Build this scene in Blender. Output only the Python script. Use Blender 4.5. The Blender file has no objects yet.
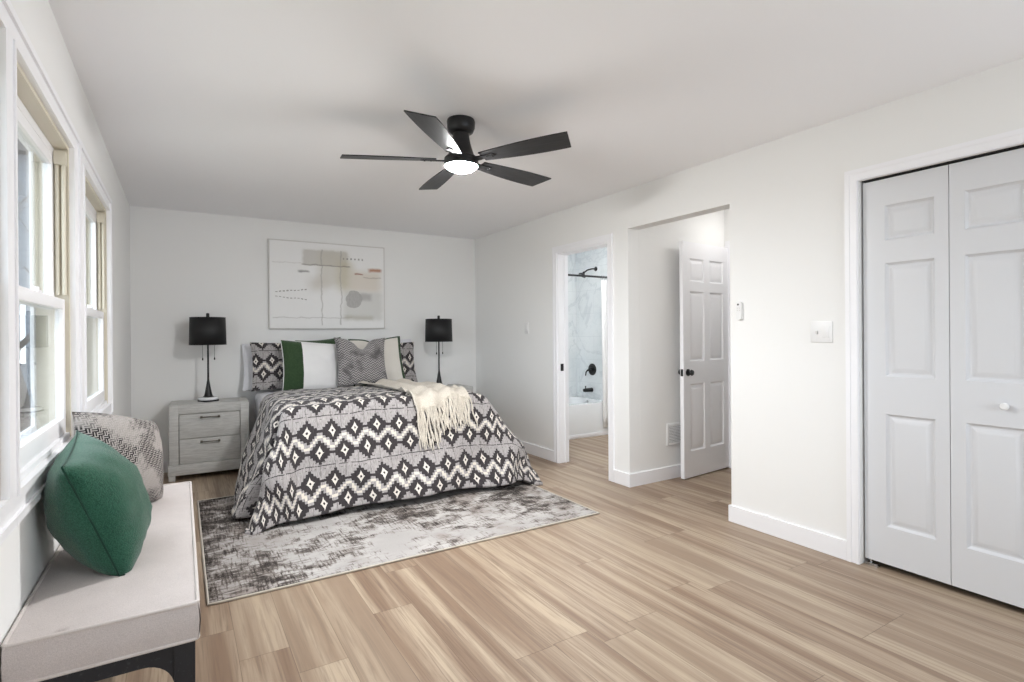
import bpy, bmesh, math, random
from mathutils import Vector, Matrix, noise

S = bpy.context.scene
COL = S.collection
PI = math.pi
XL, XR, YB, H = -0.390, 3.119, 5.938, 2.44
YF = -1.3                     # where the modelled part of the room ends, behind the camera

# ------------------------------------------------------------------ camera
cam_data = bpy.data.cameras.new('camera')
cam = bpy.data.objects.new('camera', cam_data)
COL.objects.link(cam)
Rv = Vector((0.85195546, -0.52356249, -0.00736254))
Uv = Vector((0.00694795, -0.00275611, 0.99997206))
Fv = Vector((0.52356816, 0.85198282, -0.0012896))
m = Matrix((Rv, Uv, -Fv)).transposed().to_4x4()
m.translation = Vector((0, 0, 1.2577))
cam.matrix_world = m
cam_data.sensor_width = 36.0
cam_data.sensor_fit = 'HORIZONTAL'
cam_data.lens = 538.0 / 1024 * 36
cam_data.shift_y = -(341 - 334.81) / 1024
cam_data.clip_start = 0.02
cam_data.clip_end = 300
S.camera = cam

# ------------------------------------------------------------------ world, daylight portals, exposure
SKY = 5.6
FAN_LAMP = 570.0
BATH_LAMP = 82.0
HALL_LAMP = 24.0
w = bpy.data.worlds.new('sky')
w.use_nodes = True
S.world = w
bg = w.node_tree.nodes['Background']
bg.inputs[0].default_value = (0.86, 0.93, 1.0, 1)
bg.inputs[1].default_value = SKY


def portal(name, loc, direction, sx, sy):
    l = bpy.data.lights.new(name, 'AREA')
    l.shape = 'RECTANGLE'
    l.size, l.size_y = sx, sy
    l.cycles.is_portal = True
    o = bpy.data.objects.new(name, l)
    o.location = loc
    o.rotation_euler = Vector(direction).to_track_quat('-Z', 'Z').to_euler()
    COL.objects.link(o)


portal('daylight_rear', (2.20, YF - 0.16, 1.42), (0, 1, 0), 1.6, 1.4)  # sky light through the added opening behind the camera
for yc in (1.35, 2.39, 3.64):
    portal('daylight_window', (XL - 0.20, yc, 1.45), (1, 0, 0), 1.0, 1.3)
S.view_settings.view_transform = 'Standard'
S.view_settings.look = 'None'
S.view_settings.gamma = 1.0
S.view_settings.use_curve_mapping = False
S.view_settings.exposure = 0.07
S.cycles.max_bounces = 10
S.cycles.diffuse_bounces = 6
S.cycles.transparent_max_bounces = 16
S.cycles.caustics_reflective = False
S.cycles.caustics_refractive = False
S.cycles.sample_clamp_indirect = 8.0


# ------------------------------------------------------------------ material helpers
class G:
    """a small node-graph writer"""

    def __init__(self, name, rough=0.6, spec=0.5):
        self.m = bpy.data.materials.new(name)
        self.m.use_nodes = True
        self.t = self.m.node_tree
        self.b = self.t.nodes['Principled BSDF']
        self.b.inputs['Roughness'].default_value = rough
        self.b.inputs['Specular IOR Level'].default_value = spec

    def link(self, v, sock):
        if isinstance(v, bpy.types.NodeSocket):
            self.t.links.new(v, sock)
        else:
            sock.default_value = v

    def n(self, kind, **kw):
        x = self.t.nodes.new(kind)
        for k, v in kw.items():
            setattr(x, k, v)
        return x

    def math(self, op, a, b=None, c=None):
        x = self.n('ShaderNodeMath', operation=op)
        self.link(a, x.inputs[0])
        if b is not None:
            self.link(b, x.inputs[1])
        if c is not None:
            self.link(c, x.inputs[2])
        return x.outputs[0]

    def add(self, a, b): return self.math('ADD', a, b)
    def sub(self, a, b): return self.math('SUBTRACT', a, b)
    def mul(self, a, b): return self.math('MULTIPLY', a, b)
    def div(self, a, b): return self.math('DIVIDE', a, b)
    def abs(self, a): return self.math('ABSOLUTE', a)
    def lt(self, a, b): return self.math('LESS_THAN', a, b)
    def gt(self, a, b): return self.math('GREATER_THAN', a, b)
    def floor(self, a): return self.math('FLOOR', a)
    def mod(self, a, b): return self.math('FLOORED_MODULO', a, b)
    def mn(self, a, b): return self.math('MINIMUM', a, b)
    def mx(self, a, b): return self.math('MAXIMUM', a, b)

    def mix(self, f, a, b):
        x = self.n('ShaderNodeMix', data_type='RGBA')
        self.link(f, x.inputs['Factor'])
        self.link(a, x.inputs[6])
        self.link(b, x.inputs[7])
        return x.outputs[2]

    def ramp(self, v, a, b):
        x = self.n('ShaderNodeMapRange', interpolation_type='SMOOTHSTEP')
        self.link(v, x.inputs[0])
        x.inputs[1].default_value = a
        x.inputs[2].default_value = b
        return x.outputs[0]

    def coord(self, which='Object'):
        return self.n('ShaderNodeTexCoord').outputs[which]

    def sep(self, v):
        x = self.n('ShaderNodeSeparateXYZ')
        self.link(v, x.inputs[0])
        return x.outputs

    def comb(self, a, b, c=0.0):
        x = self.n('ShaderNodeCombineXYZ')
        for i, v in enumerate((a, b, c)):
            self.link(v, x.inputs[i])
        return x.outputs[0]

    def noise(self, vec, scale=1.0, detail=2.0, rough=0.5, dist=0.0):
        x = self.n('ShaderNodeTexNoise')
        self.link(vec, x.inputs['Vector'])
        x.inputs['Scale'].default_value = scale
        x.inputs['Detail'].default_value = detail
        x.inputs['Roughness'].default_value = rough
        x.inputs['Distortion'].default_value = dist
        return x.outputs['Fac']

    def scale(self, v, s):
        x = self.n('ShaderNodeVectorMath', operation='MULTIPLY')
        self.link(v, x.inputs[0])
        x.inputs[1].default_value = s
        return x.outputs[0]

    def white(self, vec):
        x = self.n('ShaderNodeTexWhiteNoise', noise_dimensions='3D')
        self.link(vec, x.inputs['Vector'])
        return x.outputs['Value']

    def color(self, c):
        self.link(c if isinstance(c, bpy.types.NodeSocket) else (*c, 1), self.b.inputs['Base Color'])
        return self

    def bump(self, h, strength=0.3, dist=0.01):
        x = self.n('ShaderNodeBump')
        x.inputs['Strength'].default_value = strength
        x.inputs['Distance'].default_value = dist
        self.link(h, x.inputs['Height'])
        self.t.links.new(x.outputs[0], self.b.inputs['Normal'])
        return self


def srgb(r, g, b):
    return tuple(((c / 255 + 0.055) / 1.055) ** 2.4 if c > 10 else c / 255 / 12.92 for c in (r, g, b))


def s4(r, g, b):
    return (*srgb(r, g, b), 1)


def paint(name, c, rough=0.5, bump=0.0, bscale=300, spec=0.4):
    g = G(name, rough, spec)
    co = g.coord()
    k = g.noise(co, 3.0, 2)
    g.color(g.mix(g.mul(k, 0.03), (*c, 1), (*[x * 0.8 for x in c], 1)))
    if bump:
        g.bump(g.noise(co, bscale, 2), bump, 0.002)
    return g.m


M = {}
M['wall'] = paint('wall_paint', srgb(240, 240, 239), 0.75, 0.06, 180, 0.25)
M['ceiling'] = paint('ceiling_paint', srgb(247, 247, 249), 0.9, 0.05, 140, 0.1)
M['trim'] = paint('white_trim_paint', srgb(245, 245, 248), 0.38)
M['door'] = paint('white_door_paint', srgb(214, 215, 218), 0.4, 0.05, 90)
M['jamb'] = paint('cream_jamb_liner', srgb(214, 207, 190), 0.5)
M['black'] = paint('black_metal', (0.013, 0.013, 0.014), 0.38)
M['black_soft'] = paint('black_fabric_shade', (0.012, 0.012, 0.013), 0.55)
M['plastic'] = paint('white_plastic', srgb(235, 235, 235), 0.35)
M['porcelain'] = paint('white_porcelain', srgb(238, 240, 242), 0.12)
M['chrome'] = paint('steel', (0.5, 0.5, 0.5), 0.25)
M['chrome'].node_tree.nodes['Principled BSDF'].inputs['Metallic'].default_value = 1.0
M['dark_metal'] = paint('pewter_handle', (0.13, 0.12, 0.10), 0.35)
M['dark_metal'].node_tree.nodes['Principled BSDF'].inputs['Metallic'].default_value = 0.8
M['closet_track'] = paint('black_track', (0.01, 0.01, 0.01), 0.7)  # flat black for the bifold door track
M['marble'] = None


def mat_floor():
    g = G('oak_plank_floor', 0.42, 0.35)
    co = g.coord()
    x, y, z = g.sep(co)
    W, L = 0.182, 1.22
    row = g.floor(g.div(x, W))
    off = g.mul(g.white(g.comb(row, 3.0, 1.0)), L)
    yy = g.add(y, off)
    cell = g.floor(g.div(yy, L))
    rnd = g.white(g.comb(row, cell, 7.0))
    rnd2 = g.white(g.comb(row, cell, 19.0))
    # broad sapwood bands that run along each plank
    v = g.comb(g.add(g.mul(x, 11.0), g.mul(rnd, 40.0)), g.add(g.mul(yy, 0.42), g.mul(rnd2, 30.0)), 0.0)
    band = g.ramp(g.noise(v, 1.0, 3.0, 0.5, 0.5), 0.34, 0.66)
    v2 = g.comb(g.add(g.mul(x, 55.0), g.mul(rnd, 90.0)), g.mul(yy, 1.7), rnd2)
    grain = g.noise(v2, 1.0, 5.0, 0.62, 1.2)
    v3 = g.comb(g.mul(x, 260.0), g.mul(yy, 7.0), rnd)
    fine = g.noise(v3, 1.0, 3.0, 0.6)
    c = g.mix(band, s4(186, 168, 146), s4(136, 113, 94))
    c = g.mix(g.mul(g.ramp(grain, 0.42, 0.72), 0.70), c, s4(110, 90, 76))
    c = g.mix(g.mul(g.ramp(fine, 0.45, 0.75), 0.35), c, s4(128, 106, 90))
    c = g.mix(g.mul(rnd, 0.25), c, s4(150, 131, 114))
    c = g.mix(g.mul(g.gt(rnd2, 0.6), 0.18), c, s4(190, 174, 152))
    fx = g.abs(g.sub(g.mod(x, W), W / 2))
    fy = g.abs(g.sub(g.mod(yy, L), L / 2))
    seam = g.mx(g.gt(fx, W / 2 - 0.0011), g.gt(fy, L / 2 - 0.0014))
    c = g.mix(g.mul(seam, 0.55), c, s4(84, 66, 52))
    g.color(c)
    g.bump(g.sub(g.mul(fine, 0.3), seam), 0.15, 0.002)
    return g.m


def mat_ikat(name='ikat_cotton', kx=1.0):
    g = G(name, 0.85, 0.15)
    co = g.coord('UV')
    wob = g.noise(co, 70.0, 2.0)
    wob2 = g.noise(co, 9.0, 2.0)
    u, v, _ = g.sep(co)
    u = g.mul(g.add(u, g.add(g.mul(g.sub(wob, 0.5), 0.010), g.mul(g.sub(wob2, 0.5), 0.03))), kx)
    v = g.mul(g.add(v, g.add(g.mul(g.sub(wob, 0.5), 0.006), g.mul(g.sub(wob2, 0.5), 0.02))), kx)
    c = 0.0185
    P, SP = 19 * c, 9 * c
    iu = g.floor(g.div(u, c))
    iv = g.floor(g.div(g.mod(v, P), c))
    vm = g.sub(g.div(g.mod(v, P), c), 0.5)
    um = g.sub(g.div(u, c), 0.5)

    def dist(uu, off):
        return g.abs(g.sub(g.mod(g.add(uu, 4.5 - off), 9.0), 4.5))
    q1, q2 = dist(iu, 0.0), dist(iu, 4.0)
    a1, a2 = dist(um, 0.0), dist(um, 4.0)
    UP, LO = 13.0, 5.0

    def stepd(du, dv):
        return g.add(g.div(du, 4.1), g.div(dv, 4.6))
    D1 = stepd(q1, g.abs(g.sub(iv, UP)))
    D2 = stepd(q2, g.abs(g.sub(iv, LO)))
    dark = g.lt(g.mn(D1, D2), 1.0)
    b1, b2 = g.abs(g.sub(vm, UP)), g.abs(g.sub(vm, LO))

    def star(a, b, ra, rb):
        return g.add(g.math('POWER', g.div(a, ra), 0.75), g.math('POWER', g.div(b, rb), 0.75))
    eye = g.lt(g.mn(star(a1, b1, 1.55, 2.6), star(a2, b2, 1.55, 2.6)), 1.0)
    pup = g.lt(g.mn(g.add(g.div(a1, 0.5), g.div(b1, 0.62)), g.add(g.div(a2, 0.5), g.div(b2, 0.62))), 1.0)
    cream = g.mul(g.lt(g.abs(g.sub(D1, D2)), 0.27), g.lt(g.abs(g.sub(iv, 9.0)), 3.4))
    vv = g.mul(g.sub(g.mod(g.add(g.div(v, c), 9.0), 19.0), 9.5), c)
    # slub yarn ground
    st = g.noise(g.comb(g.mul(u, 330.0), g.mul(v, 26.0)), 1.0, 3.0, 0.6)
    st2 = g.noise(g.comb(g.mul(u, 40.0), g.mul(v, 500.0)), 1.0, 2.0, 0.6)
    base = g.mix(g.ramp(st, 0.35, 0.72), s4(186, 181, 180), s4(132, 127, 127))
    base = g.mix(g.mul(g.ramp(st2, 0.5, 0.8), 0.3), base, s4(204, 199, 197))
    ln = g.lt(g.abs(g.sub(vv, 0.001)), 0.0030)
    ln = g.mul(ln, g.gt(g.noise(g.comb(g.mul(u, 22.0), g.floor(g.div(v, P / 2))), 1.0, 2.0), 0.42))
    ln2 = g.mul(g.lt(g.abs(g.sub(g.abs(vv), 0.024)), 0.0016),
                g.gt(g.noise(g.comb(g.mul(u, 30.0), g.floor(g.div(v, P / 2)), 5.0), 1.0, 2.0), 0.55))
    ln3 = g.mul(g.lt(g.mn(a1, a2), 0.12), 0.5)
    col = g.mix(g.mx(g.mx(ln, ln2), g.mul(ln3, g.lt(g.abs(vv), 0.09))), base, s4(58, 54, 56))
    col = g.mix(cream, col, s4(224, 217, 206))
    dk = g.mix(g.ramp(st, 0.3, 0.75), s4(50, 46, 48), s4(76, 71, 73))
    col = g.mix(dark, col, dk)
    col = g.mix(eye, col, s4(224, 218, 210))
    col = g.mix(pup, col, s4(52, 48, 50))
    g.color(col)
    g.b.inputs['Sheen Weight'].default_value = 0.15
    g.bump(g.add(g.mul(st, 0.5), g.noise(co, 14.0, 3.0)), 0.35, 0.012)
    return g.m


def mat_rug():
    g = G('distressed_rug_pile', 0.95, 0.05)
    co = g.coord()
    x, y, z = g.sep(co)
    big = g.noise(g.comb(g.mul(x, 1.5), g.mul(y, 2.0)), 1.0, 3.0, 0.6)
    mid = g.noise(g.comb(g.mul(x, 7.0), g.mul(y, 9.0), 4.0), 1.0, 4.0, 0.65, 0.6)
    sx = g.noise(g.comb(g.mul(x, 9.0), g.mul(y, 85.0), 2.0), 1.0, 3.0, 0.6)
    sy = g.noise(g.comb(g.mul(x, 85.0), g.mul(y, 9.0), 9.0), 1.0, 3.0, 0.6)
    speck = g.noise(co, 140.0, 2.0, 0.6)
    hatch = g.mx(sx, sy)
    a = g.add(g.add(g.mul(big, 0.9), g.mul(mid, 0.75)), g.add(g.mul(hatch, 0.85), g.mul(speck, 0.18)))
    edge = g.mul(g.ramp(g.mul(x, -1.0), 0.55, 1.2), 0.13)
    a = g.add(a, edge)
    c = g.mix(g.ramp(big, 0.35, 0.65), s4(172, 168, 166), s4(200, 197, 194))
    c = g.mix(g.mul(g.ramp(g.noise(co, 2.6, 3.0), 0.5, 0.68), 0.7), c, s4(146, 136, 130))
    c = g.mix(g.mul(g.ramp(a, 1.30, 1.48), 0.8), c, s4(112, 101, 94))
    c = g.mix(g.ramp(a, 1.39, 1.58), c, s4(58, 53, 51))
    c = g.mix(g.mul(g.ramp(speck, 0.5, 0.75), 0.25), c, s4(192, 187, 183))
    g.color(c)
    g.bump(g.add(speck, g.mul(hatch, 0.5)), 0.5, 0.004)
    return g.m


def mat_marble():
    g = G('marble_tile', 0.15, 0.5)
    co = g.coord()
    x, y, z = g.sep(co)
    wv = g.noise(co, 1.4, 5.0, 0.6, 1.6)
    vein = g.sub(1.0, g.ramp(g.abs(g.sub(wv, 0.5)), 0.0, 0.035))
    wv2 = g.noise(g.scale(co, (1.0, 1.0, 1.6)), 3.1, 5.0, 0.6, 1.2)
    vein2 = g.sub(1.0, g.ramp(g.abs(g.sub(wv2, 0.52)), 0.0, 0.02))
    cloud = g.ramp(g.noise(co, 1.8, 3.0), 0.4, 0.7)
    c = g.mix(g.mul(cloud, 0.5), s4(240, 243, 244), s4(222, 229, 232))
    c = g.mix(g.mul(vein, 0.22), c, s4(170, 178, 184))
    c = g.mix(g.mul(vein2, 0.10), c, s4(172, 180, 186))
    h = g.add(x, y)
    row = g.floor(g.div(z, 0.305))
    fx = g.abs(g.sub(g.mod(g.add(h, g.mul(row, 0.305)), 0.61), 0.305))
    fz = g.abs(g.sub(g.mod(z, 0.305), 0.1525))
    gr = g.mx(g.gt(fx, 0.3035), g.gt(fz, 0.151))
    c = g.mix(g.mul(gr, 0.6), c, s4(205, 210, 213))
    g.color(c)
    return g.m


def mat_weathered():
    g = G('weathered_grey_wood', 0.6, 0.3)
    co = g.coord()
    a = g.noise(g.scale(co, (9.0, 40.0, 110.0)), 1.0, 5.0, 0.65, 0.8)
    b = g.noise(co, 5.0, 3.0)
    c = g.mix(g.ramp(a, 0.3, 0.7), s4(210, 210, 207), s4(186, 185, 182))
    c = g.mix(g.mul(g.ramp(b, 0.5, 0.75), 0.35), c, s4(212, 211, 208))
    g.color(c)
    g.bump(a, 0.15, 0.003)
    return g.m


def mat_darkwood():
    g = G('rubbed_black_wood', 0.5, 0.35)
    co = g.coord()
    a = g.noise(g.scale(co, (60.0, 8.0, 60.0)), 1.0, 5.0, 0.7)
    g.color(g.mix(g.ramp(a, 0.55, 0.8), s4(40, 41, 45), s4(84, 85, 90)))
    g.bump(a, 0.2, 0.003)
    return g.m


def mat_fabric(name, c1, c2, scale=500, contrast=0.5, bump=0.4, rough=0.9, sheen=0.2, coarse=0.0):
    g = G(name, rough, 0.1)
    co = g.coord()
    a = g.noise(co, scale, 2.0, 0.7)
    b = g.noise(co, 12.0, 3.0)
    f = g.add(g.mul(g.ramp(a, 0.3, 0.7), contrast), g.mul(b, 0.4))
    g.color(g.mix(f, (*c1, 1), (*c2, 1)))
    g.b.inputs['Sheen Weight'].default_value = sheen
    g.bump(g.add(a, g.mul(b, coarse)), bump, 0.003)
    return g.m


def mat_chevron(name, c1, c2, s=0.012):
    """small zigzag jacquard that breaks up over the cloth"""
    g = G(name, 0.8, 0.2)
    co = g.coord('UV')
    u, v, _ = g.sep(co)
    wob = g.noise(co, 40.0, 2.0)
    zz = g.abs(g.sub(g.mod(u, s * 2), s))
    k = g.mod(g.add(g.add(v, zz), g.mul(wob, 0.004)), s)
    line = g.lt(k, s * 0.5)
    patch = g.ramp(g.noise(co, 9.0, 3.0), 0.30, 0.55)
    f = g.add(g.mul(g.mul(line, patch), 0.8), g.mul(g.noise(co, 300.0, 2.0), 0.25))
    g.color(g.mix(f, (*c1, 1), (*c2, 1)))
    g.b.inputs['Sheen Weight'].default_value = 0.4
    g.bump(g.mul(line, patch), 0.35, 0.003)
    return g.m


def mat_greek(name):
    """black and cream fret weave of the bench cushion"""
    g = G(name, 0.9, 0.1)
    co = g.coord('UV')
    u, v, _ = g.sep(co)
    s = 0.017
    iu, iv = g.floor(g.div(u, s)), g.floor(g.div(v, s))
    par = g.mod(g.add(iu, iv), 2.0)
    fu, fv = g.mod(u, s), g.mod(v, s)
    bars = g.add(g.mul(par, g.lt(g.mod(u, s / 2), s * 0.27)), g.mul(g.sub(1.0, par), g.lt(g.mod(v, s / 2), s * 0.27)))
    patch = g.ramp(g.noise(co, 6.5, 3.0, 0.6), 0.42, 0.56)
    f = g.mul(bars, g.add(0.15, g.mul(patch, 0.8)))
    f = g.add(f, g.mul(g.noise(co, 260.0, 2.0), 0.25))
    g.color(g.mix(f, s4(178, 172, 168), s4(40, 38, 40)))
    g.bump(bars, 0.35, 0.004)
    return g.m


def mat_art():
    """pale abstract: washes, ruled lines, a grey blot and rusty dashes"""
    g = G('abstract_canvas', 0.7, 0.2)
    co = g.coord('UV')
    u, v, _ = g.sep(co)
    wu = g.add(u, g.mul(g.sub(g.noise(co, 9.0, 4.0), 0.5), 0.05))
    wv = g.add(v, g.mul(g.sub(g.noise(co, 11.0, 4.0), 0.5), 0.045))

    def box(x0, x1, y0, y1, soft=0.012):
        soft = soft * 1.5
        a = g.ramp(wu, x0 - soft, x0 + soft)
        b = g.sub(1.0, g.ramp(wu, x1 - soft, x1 + soft))
        c = g.ramp(wv, y0 - soft, y0 + soft)
        d = g.sub(1.0, g.ramp(wv, y1 - soft, y1 + soft))
        return g.mul(g.mul(a, b), g.mul(c, d))
    grain = g.noise(g.scale(co, (60.0, 18.0, 1.0)), 1.0, 4.0, 0.6)
    c = g.mix(g.mul(grain, 0.25), s4(243, 243, 243), s4(228, 226, 223))

    def lay(c, msk, col, k):
        return g.mix(g.mul(msk, k), c, s4(*col))
    c = lay(c, box(0.27, 0.66, 0.74, 0.92), (198, 195, 188), 0.75)
    c = lay(c, box(0.40, 0.66, 0.50, 0.92, 0.04), (205, 200, 186), 0.55)
    c = lay(c, box(0.33, 0.47, 0.44, 0.60, 0.05), (208, 203, 194), 0.6)
    c = lay(c, box(0.58, 0.70, 0.44, 0.80, 0.05), (196, 188, 158), 0.6)
    c = lay(c, box(0.68, 0.97, 0.44, 0.70, 0.04), (220, 210, 196), 0.7)
    c = lay(c, box(0.62, 0.99, 0.10, 0.44, 0.03), (205, 205, 200), 0.6)
    blot = g.lt(g.add(g.math('POWER', g.div(g.sub(wu, 0.715), 0.075), 2.0),
                      g.math('POWER', g.div(g.sub(wv, 0.345), 0.11), 2.0)), 1.0)
    c = lay(c, g.mul(blot, g.add(0.5, grain)), (166, 164, 162), 0.7)
    c = lay(c, box(0.76, 0.88, 0.34, 0.42, 0.02), (176, 174, 172), 0.7)
    c = lay(c, box(0.86, 0.97, 0.695, 0.735, 0.012), (176, 122, 92), 0.9)
    c = lay(c, box(0.72, 0.80, 0.650, 0.662, 0.006), (150, 84, 58), 0.9)
    c = lay(c, box(0.80, 0.98, 0.615, 0.625, 0.006), (168, 158, 148), 0.7)
    c = lay(c, box(0.26, 0.68, 0.737, 0.747, 0.005), (140, 134, 126), 0.9)
    c = lay(c, box(0.23, 0.32, 0.655, 0.675, 0.010), (92, 90, 88), 0.8)
    for x0 in (0.425, 0.595):
        c = lay(c, box(x0, x0 + 0.008, 0.03, 0.93, 0.004), (168, 165, 160), 0.7)
    c = lay(c, box(0.02, 0.70, 0.115, 0.122, 0.004), (178, 176, 172), 0.7)
    c = lay(c, box(0.02, 0.26, 0.752, 0.758, 0.004), (196, 194, 190), 0.7)
    d1 = g.abs(g.sub(wv, g.add(0.405, g.mul(u, 0.16))))
    d2 = g.abs(g.sub(wv, g.sub(0.365, g.mul(u, 0.12))))
    dash = g.mul(g.mul(g.lt(g.mn(d1, d2), 0.005), g.gt(g.mod(u, 0.03), 0.012)), g.mul(g.lt(u, 0.30), g.gt(u, 0.03)))
    c = lay(c, dash, (150, 146, 142), 0.8)
    c = lay(c, g.mul(box(0.62, 0.80, 0.83, 0.85, 0.006), g.gt(g.mod(u, 0.035), 0.02)), (126, 122, 118), 0.8)
    c = lay(c, box(0.63, 0.90, 0.10, 0.15, 0.02), (188, 184, 170), 0.6)
    g.color(c)
    return g.m


def mat_glass():
    m_ = bpy.data.materials.new('window_glass')
    m_.use_nodes = True
    t = m_.node_tree
    t.nodes.clear()
    out = t.nodes.new('ShaderNodeOutputMaterial')
    tr = t.nodes.new('ShaderNodeBsdfTransparent')
    tr.inputs[0].default_value = (0.95, 0.97, 0.97, 1)
    gl = t.nodes.new('ShaderNodeBsdfGlossy')
    gl.inputs['Roughness'].default_value = 0.0
    fr = t.nodes.new('ShaderNodeFresnel')
    ge = t.nodes.new('ShaderNodeNewGeometry')
    io = t.nodes.new('ShaderNodeMapRange')          # the same 1.5 on both faces of the pane
    io.inputs[3].default_value = 1.5
    io.inputs[4].default_value = 1 / 1.5
    t.links.new(ge.outputs['Backfacing'], io.inputs[0])
    t.links.new(io.outputs[0], fr.inputs[0])
    mx = t.nodes.new('ShaderNodeMixShader')
    t.links.new(fr.outputs[0], mx.inputs[0])
    t.links.new(tr.outputs[0], mx.inputs[1])
    t.links.new(gl.outputs[0], mx.inputs[2])
    t.links.new(mx.outputs[0], out.inputs[0])
    return m_


def mat_emit(name, c, s):
    g = G(name)
    g.color((0.9, 0.9, 0.9))
    g.b.inputs['Emission Color'].default_value = (*c, 1)
    g.b.inputs['Emission Strength'].default_value = s
    return g.m


M['floor'] = mat_floor()
M['ikat'] = mat_ikat()
M['ikat_sham'] = mat_ikat('ikat_sham_cotton', 1.12)
M['rug'] = mat_rug()
M['marble'] = mat_marble()
M['grey_wood'] = mat_weathered()
M['dark_wood'] = mat_darkwood()
M['linen'] = mat_fabric('oatmeal_linen', srgb(214, 206, 203), srgb(178, 170, 168), 420, 0.55, 0.3)
M['linen_pipe'] = mat_fabric('linen_piping', srgb(218, 211, 207), srgb(190, 182, 178), 500, 0.4, 0.2)
M['green_wool'] = mat_fabric('green_boucle', srgb(20, 58, 45), srgb(52, 100, 80), 260, 0.75, 0.9, 0.95, 0.3, 0.5)
M['green_seam'] = mat_fabric('green_seam_thread', srgb(22, 52, 42), srgb(34, 70, 56), 300, 0.4, 0.2)
M['velvet'] = mat_fabric('green_velvet', srgb(38, 60, 36), srgb(66, 88, 58), 60, 0.3, 0.1, 0.7, 0.5)
M['white_cotton'] = mat_fabric('white_cotton', srgb(238, 237, 236), srgb(222, 221, 222), 500, 0.3, 0.2)
M['sheet'] = mat_fabric('white_bed_linen', srgb(234, 234, 238), srgb(220, 220, 226), 120, 0.25, 0.2)
M['cream_cotton'] = mat_fabric('ivory_cotton', srgb(232, 228, 220), srgb(216, 211, 203), 500, 0.3, 0.2)
M['knit'] = mat_fabric('ivory_knit', srgb(226, 219, 207), srgb(192, 183, 170), 130, 0.6, 0.9, 0.95, 0.2, 0.4)
M['grey_chevron'] = mat_chevron('grey_chevron_velvet', srgb(70, 67, 68), srgb(176, 172, 171), 0.026)
M['greek'] = mat_greek('fret_weave')
M['art'] = mat_art()
M['art_frame'] = paint('silver_white_frame', srgb(214, 212, 209), 0.35)
M['glass'] = mat_glass()
M['lamp'] = mat_emit('lit_diffuser', (1.0, 0.995, 0.985), FAN_LAMP)
M['bath_lamp'] = mat_emit('lit_bath_diffuser', (0.95, 0.98, 1.0), BATH_LAMP)
M['hall_lamp'] = mat_emit('lit_hall_diffuser', (1.0, 0.98, 0.95), HALL_LAMP)
M['box_spring'] = mat_fabric('grey_ticking', srgb(120, 118, 118), srgb(90, 88, 88), 300, 0.4, 0.2)


def mat_blade():
    g = G('charcoal_fan_blade', 0.42, 0.4)
    co = g.coord()
    a = g.noise(g.scale(co, (6.0, 70.0, 10.0)), 1.0, 4.0, 0.6)
    g.color(g.mix(g.ramp(a, 0.4, 0.8), s4(36, 36, 38), s4(56, 55, 56)))
    return g.m


M['blade'] = mat_blade()


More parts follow.
